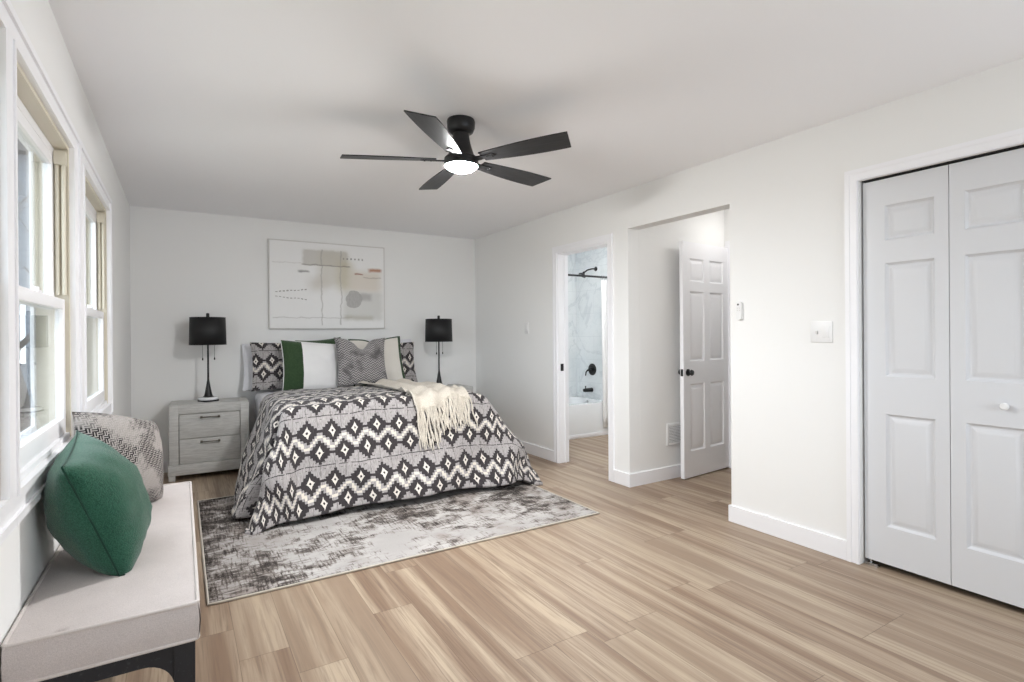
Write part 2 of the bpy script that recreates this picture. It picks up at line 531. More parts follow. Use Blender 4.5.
# ------------------------------------------------------------------ mesh helpers
class MB:
    def __init__(self):
        self.bm = bmesh.new()
        self.uv = None

    def box(self, x0, x1, y0, y1, z0, z1, bev=0.0, seg=2):
        vs = [self.bm.verts.new((x, y, z)) for x in (x0, x1) for y in (y0, y1) for z in (z0, z1)]
        idx = ((0, 1, 3, 2), (4, 6, 7, 5), (0, 4, 5, 1), (2, 3, 7, 6), (0, 2, 6, 4), (1, 5, 7, 3))
        fs = [self.bm.faces.new([vs[i] for i in f]) for f in idx]
        if bev:
            es = list({e for f in fs for e in f.edges})
            bmesh.ops.bevel(self.bm, geom=es, offset=bev, segments=seg, profile=0.5, affect='EDGES', clamp_overlap=True)
        return self

    def poly(self, pts, depth_vec):
        """prism from a planar outline"""
        d = Vector(depth_vec)
        a = [self.bm.verts.new(p) for p in pts]
        b = [self.bm.verts.new(Vector(p) + d) for p in pts]
        n = len(pts)
        self.bm.faces.new(a[::-1])
        self.bm.faces.new(b)
        for i in range(n):
            self.bm.faces.new((a[i], a[(i + 1) % n], b[(i + 1) % n], b[i]))
        return self

    def lathe(self, prof, n=32, axis='Z', origin=(0, 0, 0)):
        o = Vector(origin)
        rings = []
        for r, h in prof:
            ring = []
            if r < 1e-6:
                p = {'Z': (0, 0, h), 'X': (h, 0, 0), 'Y': (0, h, 0)}[axis]
                ring = [self.bm.verts.new(o + Vector(p))]
            else:
                for i in range(n):
                    a = 2 * PI * i / n
                    c, s = r * math.cos(a), r * math.sin(a)
                    p = {'Z': (c, s, h), 'X': (h, c, s), 'Y': (s, h, c)}[axis]
                    ring.append(self.bm.verts.new(o + Vector(p)))
            rings.append(ring)
        for A, B in zip(rings, rings[1:]):
            if len(A) == 1 and len(B) == 1:
                continue
            for i in range(n):
                j = (i + 1) % n
                if len(A) == 1:
                    self.bm.faces.new((A[0], B[j], B[i])[::-1])
                elif len(B) == 1:
                    self.bm.faces.new((A[i], A[j], B[0]))
                else:
                    self.bm.faces.new((A[i], A[j], B[j], B[i]))
        return self

    def tube(self, pts, r, n=8, closed=False, cap=True):
        pts = [Vector(p) for p in pts]
        k = len(pts)
        rad = r if isinstance(r, (list, tuple)) else [r] * k
        rings = []
        prev = None
        for i, p in enumerate(pts):
            if closed:
                t = pts[(i + 1) % k] - pts[i - 1]
            else:
                t = pts[min(i + 1, k - 1)] - pts[max(i - 1, 0)]
            t.normalize()
            ref = prev if prev is not None else (Vector((0, 0, 1)) if abs(t.z) < 0.9 else Vector((1, 0, 0)))
            a = ref - t * ref.dot(t)
            if a.length < 1e-5:
                a = t.orthogonal()
            a.normalize()
            prev = a
            b = t.cross(a)
            rings.append([self.bm.verts.new(p + (a * math.cos(2 * PI * j / n) + b * math.sin(2 * PI * j / n)) * rad[i]) for j in range(n)])
        rng = range(k) if closed else range(k - 1)
        for i in rng:
            A, B = rings[i], rings[(i + 1) % k]
            for j in range(n):
                self.bm.faces.new((A[j], A[(j + 1) % n], B[(j + 1) % n], B[j]))
        if cap and not closed:
            self.bm.faces.new(rings[0][::-1])
            self.bm.faces.new(rings[-1])
        return self

    def grid(self, fn, nu, nv, uvfn=None):
        vs = [[self.bm.verts.new(fn(i / nu, j / nv)) for j in range(nv + 1)] for i in range(nu + 1)]
        lay = self.bm.loops.layers.uv.verify() if uvfn else None
        fs = []
        for i in range(nu):
            for j in range(nv):
                f = self.bm.faces.new((vs[i][j], vs[i + 1][j], vs[i + 1][j + 1], vs[i][j + 1]))
                if lay:
                    for l, (a, b) in zip(f.loops, ((i, j), (i + 1, j), (i + 1, j + 1), (i, j + 1))):
                        l[lay].uv = uvfn(a / nu, b / nv)
                fs.append(f)
        return fs

    def build(self, name, mat, parent=None, smooth=35, loc=None, rot=None, normals=True):
        if normals:
            bmesh.ops.recalc_face_normals(self.bm, faces=self.bm.faces[:])
        me = bpy.data.meshes.new(name)
        self.bm.to_mesh(me)
        self.bm.free()
        for mm in (mat if isinstance(mat, (list, tuple)) else [mat]):
            me.materials.append(mm)
        if smooth:
            me.polygons.foreach_set('use_smooth', [True] * len(me.polygons))
            me.set_sharp_from_angle(angle=math.radians(smooth))
        o = bpy.data.objects.new(name, me)
        COL.objects.link(o)
        if parent:
            o.parent = parent
        if loc is not None:
            o.location = loc
        if rot is not None:
            o.rotation_euler = rot
        return o


def tag(o, label=None, cat=None, group=None, kind=None):
    if label: o['label'] = label
    if cat: o['category'] = cat
    if group: o['group'] = group
    if kind: o['kind'] = kind
    return o


def thing(name, label, cat, loc=(0, 0, 0), rz=0.0, group=None):
    o = bpy.data.objects.new(name, None)
    o.empty_display_size = 0.1
    COL.objects.link(o)
    o.location = loc
    o.rotation_euler = (0, 0, rz)
    return tag(o, label, cat, group)


def copy_tree(o, parent=None):
    c = o.copy()
    COL.objects.link(c)
    if parent:
        c.parent = parent
    for ch in list(o.children):
        copy_tree(ch, c)
    return c


def struct(name, mb, mat, label=None, cat=None, smooth=0):
    o = mb.build(name, mat, smooth=smooth)
    return tag(o, label, cat, kind='structure')


# ------------------------------------------------------------------ room shell
WT = 0.12
HX0, HX1 = XR + WT, 4.34           # little hall beyond the opening
BX1 = 4.62                         # far wall of the bathroom
HY0, HY1 = 2.20, 3.25
BY0, BY1 = 3.37, 5.83
OP0, OP1, OPZ = 2.294, 3.251, 2.115
BD0, BD1, BDZ = 3.495, 4.225, 2.041
CL0, CL1, CLZ = -0.062, 1.495, 2.070

struct('floor', MB().box(XL - 0.14, 5.8, YF - 0.12, 6.1, -0.12, 0.0), M['floor'], 'tan oak plank floor running towards the bed', 'floor')
struct('ceiling', MB().box(XL - 0.14, 5.8, YF - 0.12, 6.1, H, H + 0.12), M['ceiling'], 'flat white ceiling', 'ceiling')

wb = MB()
wb.box(XL - 0.14, XR + WT, YB, YB + 0.14, 0, H)
struct('wall_back', wb, M['wall'], 'pale grey wall behind the bed', 'wall')

wr = MB()
wr.box(XR, XR + WT, YF, CL0, 0, H)
wr.box(XR, XR + WT, CL0, CL1, CLZ, H)
wr.box(XR, XR + WT, CL1, OP0, 0, H)
wr.box(XR, XR + WT, OP0, OP1, OPZ, H)
wr.box(XR, XR + WT, OP1, BD0, 0, H)
wr.box(XR, XR + WT, BD0, BD1, BDZ, H)
wr.box(XR, XR + WT, BD1, YB, 0, H)
struct('wall_right', wr, M['wall'], 'pale wall with closet, hall opening and bathroom doorway', 'wall')

wf = MB()  # unseen rear wall; its opening is added and sized for daylight
wf.box(XL - 0.14, 1.42, YF - 0.12, YF, 0, H)
wf.box(2.98, XR + WT, YF - 0.12, YF, 0, H)
wf.box(1.42, 2.98, YF - 0.12, YF, 0, 0.75)
wf.box(1.42, 2.98, YF - 0.12, YF, 2.10, H)
struct('wall_front', wf, M['wall'], 'wall behind the camera with an opening added to let in daylight', 'wall')

# hall, bathroom and closet walls
wh = MB()
wh.box(HX0, HX1, HY1, BY0, 0, H)                              # between hall and bathroom
wh.box(HX1, BX1 + 0.12, HY1, BY0, 0, H)
wh.box(HX0, HX1 + 0.12, HY0 - 0.12, HY0, 0, H)
wh.box(HX1, HX1 + 0.12, HY0, 2.44, 0, H)
wh.box(HX1, HX1 + 0.12, 2.44, 3.175, 2.05, H)
wh.box(HX1, HX1 + 0.12, 3.175, HY1, 0, H)
struct('wall_hall', wh, M['wall'], 'walls of the small hall beyond the opening', 'wall')
wo = MB()
wo.box(5.6, 5.7, 1.8, HY1, 0, H)
wo.box(HX1 + 0.12, 5.6, 1.8, 1.92, 0, H)
wo.box(BX1 + 0.12, 5.7, HY1, BY0, 0, H)
struct('wall_beyond', wo, M['wall'], 'wall of the room past the hall door', 'wall')
wba = MB()
wba.box(BX1, BX1 + 0.12, BY0, BY1 + 0.12, 0, H)
wba.box(HX0, BX1, BY1, BY1 + 0.12, 0, H)
struct('wall_bathroom', wba, M['wall'], 'white bathroom wall', 'wall')
wc = MB()
wc.box(3.9, 3.98, CL0 - 0.3, 2.08, 0, H)
wc.box(XR + WT, 3.9, CL0 - 0.38, CL0 - 0.3, 0, H)
struct('wall_closet', wc, M['wall'], 'inside wall of the closet', 'wall')

# windows in the left wall: near edge, far edge, casing width on the near and far side
WINS = [(0.92, 1.825, 0.085, 0.0525), (1.93, 2.845, 0.0525, 0.1475), (3.14, 4.14, 0.1475, 0.085)]
WZ0, WZ1 = 0.850, 2.040
WD = 0.105                        # wall depth at the windows
wl = MB()
edges = [YF] + [e for a in WINS for e in a[:2]] + [YB]
for i in range(0, len(edges), 2):
    wl.box(XL - WD, XL, edges[i], edges[i + 1], 0, H)
for a, b, _, _ in WINS:
    wl.box(XL - WD, XL, a, b, 0, WZ0)
    wl.box(XL - WD, XL, a, b, WZ1, H)
struct('wall_left', wl, M['wall'], 'pale grey wall with the row of windows', 'wall')


def frame_prism(mb, a, b, z0, z1, wdt, x0, x1, wl_=None, wr_=None):
    """a mitred picture-frame: outline a..b, z0..z1 is the inside edge, wdt wide, from x0 to x1"""
    wl_ = wdt if wl_ is None else wl_
    wr_ = wdt if wr_ is None else wr_
    o = [(a - wl_, z0 - wdt), (b + wr_, z0 - wdt), (b + wr_, z1 + wdt), (a - wl_, z1 + wdt)]
    i = [(a, z0), (b, z0), (b, z1), (a, z1)]
    for k in range(4):
        k2 = (k + 1) % 4
        mb.poly([(x0, *o[k]), (x0, *o[k2]), (x0, *i[k2]), (x0, *i[k])], (x1 - x0, 0, 0))


def window(n, a, b, wn, wf, label):
    root = tag(bpy.data.objects.new('window_%d' % n, None), label, 'window', kind='structure')
    COL.objects.link(root)
    root.location = (XL, (a + b) / 2, WZ0)
    hw = (b - a) / 2
    hh = WZ1 - WZ0
    c = MB()
    frame_prism(c, -hw, hw, 0, hh, 0.085, 0.0, 0.013, wn, wf)
    frame_prism(c, -hw, hw, 0, hh, 0.014, 0.013, 0.018)
    c.box(0.012, 0.021, -hw - wn + 0.001, hw + wf - 0.001, hh + 0.060, hh + 0.084)
    c.box(0.012, 0.021, -hw - wn + 0.001, hw + wf - 0.001, -0.084, -0.060)
    if wn > 0.06:
        c.box(0.012, 0.021, -hw - wn + 0.001, -hw - wn + 0.025, -0.060, hh + 0.060)
    if wf > 0.06:
        c.box(0.012, 0.021, hw + wf - 0.025, hw + wf - 0.001, -0.060, hh + 0.060)
    c.build('casing', M['trim'], root, 30)
    j = MB()
    j.box(-WD, 0.0, -hw, -hw + 0.016, 0, hh)
    j.box(-WD, 0.0, hw - 0.016, hw, 0, hh)
    j.box(-WD, 0.0, -hw + 0.016, hw - 0.016, hh - 0.016, hh)
    j.build('jamb', M['jamb'], root, 30)
    si = MB()
    si.box(-WD - 0.01, -0.002, -hw + 0.016, hw - 0.016, 0.0, 0.020, 0.003)
    si.build('sill', M['trim'], root, 30)
    # balance tubes in the upper jambs, with their top blocks
    for s in (-1, 1):
        t = MB()
        yc = s * (hw - 0.030)
        for xx in (-0.014, -0.034):
            t.lathe([(0.0, 0.58), (0.0075, 0.58), (0.0075, hh - 0.085), (0.0, hh - 0.085)], 10, 'Z', (xx, yc, 0))
        t.box(-0.044, -0.004, yc - 0.014, yc + 0.014, hh - 0.085, hh - 0.030, 0.003)
        t.build('balance_tube', M['jamb'], root, 40)

    def sash(name, x, z0, z1, lock=False):
        s_ = MB()
        y0, y1 = -hw + 0.018, hw - 0.018
        sw, t = 0.045, 0.028
        s_.box(x - t / 2, x + t / 2, y0, y0 + sw, z0, z1, 0.003)
        s_.box(x - t / 2, x + t / 2, y1 - sw, y1, z0, z1, 0.003)
        s_.box(x - t / 2, x + t / 2, y0 + sw, y1 - sw, z0, z0 + (0.040 if not lock else 0.065), 0.003)
        s_.box(x - t / 2, x + t / 2, y0 + sw, y1 - sw, z1 - 0.042, z1, 0.003)
        so = s_.build(name, M['trim'], root, 30)
        g = MB()
        g.box(x - 0.002, x + 0.002, y0 + sw, y1 - sw, z0 + (0.040 if not lock else 0.065), z1 - 0.042)
        g.build('glass_pane', M['glass'], so, 0)
        if lock:
            k = MB()
            k.box(x - 0.012, x + 0.012, -0.03, 0.03, z1, z1 + 0.008, 0.002)
            k.lathe([(0.0, z1 + 0.008), (0.010, z1 + 0.008), (0.010, z1 + 0.018), (0.0, z1 + 0.018)], 12, 'Z', (x, 0, 0))
            k.build('sash_lock', M['trim'], so, 30)
    sash('upper_sash', -0.060, 0.520, hh - 0.050)
    sash('lower_sash', -0.028, 0.020, 0.562, True)
    hb = MB()
    hb.box(-0.080, -0.046, -hw + 0.016, hw - 0.016, hh - 0.050, hh - 0.016)
    hb.build('head_stop', M['trim'], root, 30)
    # storm window on the outside face
    f = MB()
    frame_prism(f, -hw + 0.05, hw - 0.05, 0.06, hh - 0.05, 0.032, -WD - 0.012, -WD)
    f.box(-WD - 0.012, -WD, -hw + 0.05, hw - 0.05, 0.535, 0.560)
    f.build('storm_frame', M['trim'], root, 30)
    return root


window(1, *WINS[0], 'double-hung window nearest the camera, mostly outside the photo')
window(2, *WINS[1], 'white double-hung window above the upholstered bench')
window(3, *WINS[2], 'white double-hung window farthest along, nearest the bed')


# trims
def casing_x(name, x, a, b, ztop, wd=0.063, t=0.016, label=None, cat='door casing'):
    """casing round a doorway in a wall facing -X"""
    c = MB()
    for (k0, k1, tt) in ((0.0, 1.0, t * 0.7), (0.62, 0.985, t), (0.06, 0.22, t * 0.9)):
        w0, w1 = wd * k0, wd * k1
        c.box(x - tt, x, a - w1, a - w0, 0, ztop + w1)
        c.box(x - tt, x, b + w0, b + w1, 0, ztop + w1)
        c.box(x - tt, x, a - w0, b + w0, ztop + w0, ztop + w1)
    return struct(name, c, M['trim'], label, cat)


casing_x('trim_1', XR, BD0, BD1, BDZ, label='white casing around the bathroom doorway')
casing_x('trim_2', XR, CL0, CL1, CLZ, label='white casing around the closet opening')
casing_x('trim_3', HX1, 2.44, 3.175, 2.05, 0.057, label='white casing on the far wall of the hall')
jb = MB()
jb.box(XR, XR + WT, BD1 - 0.012, BD1, 0, BDZ)
jb.box(XR, XR + WT, BD0, BD0 + 0.012, 0, BDZ)
jb.box(XR, XR + WT, BD0 + 0.012, BD1 - 0.012, BDZ - 0.012, BDZ)
jb.box(XR + 0.070, XR + 0.082, BD1 - 0.024, BD1 - 0.012, 0, BDZ - 0.012)
jb.box(XR + 0.070, XR + 0.082, BD0 + 0.012, BD0 + 0.024, 0, BDZ - 0.012)
jbo = struct('trim_4', jb, M['trim'], 'white jamb lining the bathroom doorway', 'door jamb')
sp = MB()
sp.box(XR + 0.022, XR + 0.058, BD1 - 0.0145, BD1 - 0.0115, 0.895, 0.965, 0.001)
tag(sp.build('strike_plate', M['black'], jbo), 'black strike plate')


def baseboard(name, segs, label):
    b = MB()
    for s in segs:
        b.box(*s)
    struct(name, b, M['trim'], label, 'baseboard')


BH, BT = 0.106, 0.014
baseboard('baseboard_back', [(XL, XR, YB - BT, YB, 0, BH)], 'white baseboard along the wall behind the bed')
baseboard('baseboard_right', [(XR - BT, XR, CL1 + 0.064, OP0, 0, BH), (XR - BT, XR + WT, OP0, OP0 + BT, 0, BH),
                              (XR - BT, XR, OP1, BD0 - 0.064, 0, BH),
                              (XR - BT, XR, BD1 + 0.064, YB - BT, 0, BH), (XR - BT, XR, YF, CL0 - 0.064, 0, BH)],
          'white baseboard along the right wall')
baseboard('baseboard_left', [(XL, XL + BT, YF, YB - BT, 0, BH)], 'white baseboard under the windows')
baseboard('baseboard_hall', [(XR - BT, HX1, HY1 - BT, HY1, 0, BH)], 'white baseboard in the small hall')


# ------------------------------------------------------------------ panelled doors
def panel_face(bm, xs, zs, panels, y, sgn):
    """one face of a moulded door in the XZ plane at y, panels pressed in with a raised field"""
    P = {(i, j) for i in range(len(xs) - 1) for j in range(len(zs) - 1)}

    def vert(x, d, z):
        return bm.verts.new((x, y + sgn * d, z))
    for i, j in P:
        x0, x1, z0, z1 = xs[i], xs[i + 1], zs[j], zs[j + 1]
        if (i, j) not in panels:
            q = [vert(x0, 0, z0), vert(x1, 0, z0), vert(x1, 0, z1), vert(x0, 0, z1)]
            bm.faces.new(q)
            continue
        rings = []
        for ins, d in ((0.0, 0.0), (0.005, -0.007), (0.012, -0.0125), (0.020, -0.0125), (0.042, -0.0040), (0.046, -0.0035)):
            rings.append([vert(x0 + ins, d, z0 + ins), vert(x1 - ins, d, z0 + ins), vert(x1 - ins, d, z1 - ins), vert(x0 + ins, d, z1 - ins)])
        for A, B in zip(rings, rings[1:]):
            for k in range(4):
                bm.faces.new((A[k], A[(k + 1) % 4], B[(k + 1) % 4], B[k]))
        bm.faces.new(rings[-1])


def panel_door(wd, ht, th, xs, zs, panels):
    """moulded slab, x 0..wd, y 0..th (front face at y = 0 looking to -Y), z 0..ht"""
    mb = MB()
    panel_face(mb.bm, xs, zs, panels, 0.0, -1)
    panel_face(mb.bm, xs, zs, panels, th, 1)
    bm = mb.bm
    for a, b in (((0, 0), (wd, 0)), ((wd, 0), (wd, ht)), ((wd, ht), (0, ht)), ((0, ht), (0, 0))):
        bm.faces.new([bm.verts.new(p) for p in ((a[0], 0, a[1]), (a[0], th, a[1]), (b[0], th, b[1]), (b[0], 0, b[1]))])
    bmesh.ops.remove_doubles(bm, verts=bm.verts[:], dist=0.0002)
    return mb


# closet bifold: four leaves, each turned so its face looks to -X
root = tag(bpy.data.objects.new('door_1', None), 'white bifold closet door with moulded panels', 'door', kind='structure')
COL.objects.link(root)
root.location = (XR + 0.03, CL1 - 0.010, 0.034)
LW, LH = 0.3835, 2.024
for k in range(4):
    xs = [0, 0.105, LW - 0.060, LW] if k % 2 == 0 else [0, 0.060, LW - 0.105, LW]
    zs = [0, 0.198, 0.790, 0.988, 1.582, 1.700, 1.884, LH]
    d = panel_door(LW - 0.003, LH, 0.034, xs[:-1] + [LW - 0.003], zs, {(1, 1), (1, 3), (1, 5)})
    leaf = d.build('door_leaf', M['door'], root, 20, (0.0, -k * LW, 0), (0, 0, -PI / 2))
    if k in (1, 2):
        kn = MB().lathe([(0.0, -0.030), (0.012, -0.030), (0.0165, -0.025), (0.0165, -0.018), (0.010, -0.010), (0.008, 0.0), (0.0, 0.0)], 24, 'Y', (0, 0, 0))
        kn.build('knob', M['plastic'], leaf, 40, (0.205 if k == 1 else LW - 0.205, 0.0, 0.884))
tr = MB()
tr.box(-0.010, 0.030, -1.530, 0.0, LH + 0.006, LH + 0.0355)
tr.build('track', M['closet_track'], root, 0)
pv = MB()
pv.box(0.002, 0.030, -0.060, 0.008, -0.034, -0.028)
pv.box(0.010, 0.022, -0.030, -0.018, -0.028, 0.0)
pv.box(0.000, 0.004, -0.060, 0.008, -0.034, -0.020)
pv.build('floor_pivot', M['chrome'], root, 30)

# hall door, open against the hall wall
HW, HH, HT = 0.70, 2.03, 0.035
hd = tag(bpy.data.objects.new('door_2', None), 'white six-panel door standing open in the hall', 'door', kind='structure')
COL.objects.link(hd)
ang = math.radians(5.6)
hd.location = (3.640, 3.137, 0.012)
hd.rotation_euler = (0, 0, ang)
xs = [0, 0.095, 0.308, 0.392, 0.605, HW]
zs = [0, 0.225, 0.805, 1.000, 1.605, 1.690, 1.890, HH]
d = panel_door(HW, HH, HT, xs, zs, {(i, j) for i in (1, 3) for j in (1, 3, 5)})
d.build('door_leaf', M['trim'], hd, 20)
for sgn in (-1, 1):
    kb = MB()
    pr = [(0.0, 0.0), (0.030, 0.0), (0.030, 0.006), (0.012, 0.010), (0.011, 0.022), (0.022, 0.028), (0.026, 0.038), (0.022, 0.047), (0.0, 0.050)]
    kb.lathe([(r, sgn * h) for r, h in pr], 24, 'Y', (0.060, 0.0 if sgn < 0 else HT, 0.905))
    tag(kb.build('knob', M['black'], hd, 40), 'round black knob')
lp = MB()
lp.box(-0.0015, 0.001, 0.006, 0.029, 0.875, 0.935)
lp.build('latch_plate', M['black'], hd, 0)
for hz in (0.2, 1.0, 1.8):
    hg = MB()
    hg.lathe([(0.0, hz - 0.045), (0.006, hz - 0.045), (0.006, hz + 0.045), (0.0, hz + 0.045)], 10, 'Z', (HW + 0.004, -0.004, 0))
    hg.build('hinge', M['black'], hd, 40)

# ------------------------------------------------------------------ bathroom
tw = MB()
tw.box(HX0, BX1 - 0.01, BY1 - 0.01, BY1, 0.40, H)
tw.box(BX1 - 0.01, BX1, 5.05, BY1, 0.40, H)
tw.box(HX0, HX0 + 0.01, 5.05, BY1 - 0.01, 0.40, H)
struct('wall_shower', tw, M['marble'], 'white marble tile around the bathtub', 'tiled wall')

tub = thing('bathtub', 'white alcove bathtub with a flat apron in the bathroom', 'bathtub', ((HX0 + BX1) / 2, 5.46, 0))
tx0, tx1, ty0, ty1, tz = HX0 + 0.011 - (HX0 + BX1) / 2, BX1 - 0.011 - (HX0 + BX1) / 2, -0.37, 0.355, 0.405


def rr(x0, x1, y0, y1, r, n=6):
    pts = []
    for cx, cy, a0 in ((x1 - r, y1 - r, 0), (x0 + r, y1 - r, 90), (x0 + r, y0 + r, 180), (x1 - r, y0 + r, 270)):
        for k in range(n + 1):
            a = math.radians(a0 + 90 * k / n)
            pts.append((cx + r * math.cos(a), cy + r * math.sin(a)))
    return pts


tb = MB()
rings = [(rr(tx0, tx1, ty0, ty1, 0.01), 0.0), (rr(tx0, tx1, ty0, ty1, 0.01), tz - 0.02), (rr(tx0 + 0.006, tx1 - 0.006, ty0 + 0.006, ty1 - 0.006, 0.01), tz),
         (rr(tx0 + 0.06, tx1 - 0.06, ty0 + 0.07, ty1 - 0.06, 0.14), tz), (rr(tx0 + 0.075, tx1 - 0.075, ty0 + 0.085, ty1 - 0.075, 0.13), tz - 0.02),
         (rr(tx0 + 0.16, tx1 - 0.14, ty0 + 0.13, ty1 - 0.12, 0.12), 0.10), (rr(tx0 + 0.22, tx1 - 0.2, ty0 + 0.19, ty1 - 0.18, 0.10), 0.075)]
vr = [[tb.bm.verts.new((x, y, z)) for x, y in pts] for pts, z in rings]
for A, B in zip(vr, vr[1:]):
    for k in range(len(A)):
        tb.bm.faces.new((A[k], A[(k + 1) % len(A)], B[(k + 1) % len(A)], B[k]))
tb.bm.faces.new(vr[-1])
tb.build('basin', M['porcelain'], tub, 40, normals=False)
sk = MB().box(tx0, tx1, ty0 - 0.012, ty0, 0.0, 0.045, 0.003)
sk.build('base_trim', M['trim'], tub, 30)

XE = BX1 - 0.01
sh = thing('shower_sprayer', 'black shower head on a bent arm above the tub valve', 'shower head', (XE, 5.40, 2.10))
MB().lathe([(0.0, 0.0), (0.030, 0.0), (0.030, -0.006), (0.020, -0.014), (0.0, -0.014)], 24, 'X').build('flange', M['black'], sh, 40)
MB().tube([(0, 0, 0), (-0.05, 0.02, 0.0), (-0.10, 0.05, -0.015), (-0.135, 0.075, -0.045)], 0.0095, 10).build('arm', M['black'], sh, 60)
hdm = MB().lathe([(0.0, 0.0), (0.014, 0.0), (0.018, -0.02), (0.050, -0.045), (0.052, -0.060), (0.0, -0.060)], 28, 'Z')
hdm.build('head', M['black'], sh, 40, (-0.135, 0.075, -0.040), (math.radians(10), math.radians(30), 0))
va = thing('shower_valve', 'round black valve plate with a lever above the tub', 'shower valve', (XE, 5.485, 0.785))
MB().lathe([(0.0, 0.0), (0.078, 0.0), (0.076, -0.008), (0.030, -0.012), (0.028, -0.045), (0.0, -0.048)], 36, 'X').build('escutcheon', M['black'], va, 40)
MB().tube([(-0.035, 0.0, 0.0), (-0.045, 0.045, -0.012), (-0.046, 0.075, -0.040), (-0.046, 0.085, -0.085)], [0.013, 0.011, 0.009, 0.007], 10).build('lever', M['black'], va, 60)
spo = thing('tub_spout', 'black tub spout just over the bathtub rim', 'tub spout', (XE, 5.50, 0.515))
MB().lathe([(0.0, 0.0), (0.030, 0.0), (0.028, -0.02), (0.024, -0.11), (0.020, -0.135), (0.0, -0.138)], 24, 'X').build('spout_body', M['black'], spo, 40)
MB().lathe([(0.0, 0.018), (0.007, 0.018), (0.006, 0.045), (0.010, 0.048), (0.010, 0.056), (0.0, 0.058)], 14, 'Z', (-0.105, 0, 0)).build('diverter', M['black'], spo, 40)
MB().lathe([(0.0, 0.02), (0.030, 0.02), (0.030, -0.006), (0.0, -0.010)], 24, 'X').build('overflow_plate', M['chrome'], tub, 40, (BX1 - 0.095 - (HX0 + BX1) / 2, 0.04, 0.352))

rod = thing('curtain_rod', 'straight black shower curtain rod across the tub', 'curtain rod', (HX0 + 0.012, 5.085, 1.955))
MB().tube([(0.0, 0, 0), (BX1 - HX0 - 0.024, 0, 0)], 0.0125, 16).build('bar', M['black'], rod, 60)
for e in (0.0, BX1 - HX0 - 0.024):
    MB().lathe([(0.0, 0.0), (0.030, 0.0), (0.030, 0.008), (0.018, 0.018), (0.0, 0.018)] if e == 0 else [(0.0, 0.0), (0.030, 0.0), (0.030, -0.008), (0.018, -0.018), (0.0, -0.018)], 24, 'X', (e, 0, 0)).build('end_flange', M['black'], rod, 40)
cu = thing('shower_curtain', 'white shower curtain gathered at the right end of the rod', 'shower curtain', (4.50, 5.085, 0.0))


def cur(u, v):
    x = -0.075 + 0.15 * u
    amp = 0.022 * (0.6 + 0.4 * (1 - v))
    return Vector((x + 0.012 * math.sin(u * 40 + 1), amp * math.sin(u * 2 * PI * 5) - 0.03 * (1 - v), 0.10 + 1.82 * v))


cm = MB()
cm.grid(cur, 80, 12)
co_ = cm.build('cloth', M['white_cotton'], cu, 60)
co_.modifiers.new('thick', 'SOLIDIFY').thickness = 0.003
for k in range(6):
    x = -0.065 + 0.026 * k
    MB().tube([(x, 0.0195 * math.cos(a), 1.945 + 0.026 * math.sin(a)) for a in [2 * PI * q / 16 for q in range(16)]], 0.002, 6, True).build('ring', M['chrome'], cu, 60)

bl = thing('bath_ceiling_light', 'round white flush light on the bathroom ceiling', 'ceiling light', (3.9, 4.35, H))
MB().lathe([(0.0, 0.0), (0.15, 0.0), (0.15, -0.03), (0.0, -0.03)], 32, 'Z').build('housing', M['plastic'], bl, 30)
MB().lathe([(0.14, -0.0301), (0.13, -0.05), (0.08, -0.066), (0.0, -0.072)], 32, 'Z').build('diffuser', M['bath_lamp'], bl, 40)

hl = thing('hall_ceiling_light', 'round white flush light on the hall ceiling', 'ceiling light', (4.14, 2.72, H))
MB().lathe([(0.0, 0.0), (0.13, 0.0), (0.13, -0.03), (0.0, -0.03)], 32, 'Z').build('housing', M['plastic'], hl, 30)
MB().lathe([(0.12, -0.0301), (0.11, -0.048), (0.07, -0.062), (0.0, -0.067)], 32, 'Z').build('diffuser', M['hall_lamp'], hl, 40)

# ------------------------------------------------------------------ wall plates
rm = thing('fan_remote', 'slim white remote in its holder beside the hall opening', 'remote control', (XR, 2.216, 1.398))
MB().box(-0.010, 0.0, -0.021, 0.021, -0.058, 0.010, 0.004).build('holder', M['plastic'], rm, 40)
body = MB()
pts = rr(-0.019, 0.019, -0.056, 0.060, 0.016)
body.poly([(-0.005, y, z) for y, z in pts], (-0.017, 0, 0))
bo = body.build('body', M['plastic'], rm, 40)
tag(MB().lathe([(0.0, 0.0), (0.0065, 0.0), (0.0065, -0.002), (0.0, -0.002)], 16, 'X', (-0.022, 0.003, 0.042)).build('button', M['black'], bo, 40), 'round black button')
for by, bz in ((-0.007, 0.018), (0.008, 0.018), (-0.007, 0.004), (0.008, 0.004)):
    MB().lathe([(0.0, 0.0), (0.004, 0.0), (0.004, -0.0015), (0.0, -0.0015)], 10, 'X', (-0.022, by, bz)).build('small_button', M['art_frame'], bo, 40)

sw = thing('light_switch', 'white double switch plate beside the closet casing', 'light switch', (XR, 1.693, 1.257))
MB().box(-0.006, 0.0, -0.062, 0.062, -0.060, 0.060, 0.0025).build('plate', M['plastic'], sw, 40)
tg = MB()
tg.box(-0.017, -0.004, 0.019, 0.028, -0.011, 0.006, 0.0015)
tg.build('toggle', M['art_frame'], sw, 40)
MB().box(-0.008, -0.004, -0.042, -0.008, -0.034, 0.034, 0.0015).build('rocker', M['plastic'], sw, 40)
sw2 = thing('light_switch', 'white single switch plate on the wall between bed and bathroom', 'light switch', (XR, 4.771, 1.321))
MB().box(-0.006, 0.0, -0.038, 0.038, -0.062, 0.062, 0.0025).build('plate', M['plastic'], sw2, 40)
MB().box(-0.009, -0.004, -0.0165, 0.0165, -0.033, 0.033, 0.0015).build('rocker', M['plastic'], sw2, 40)

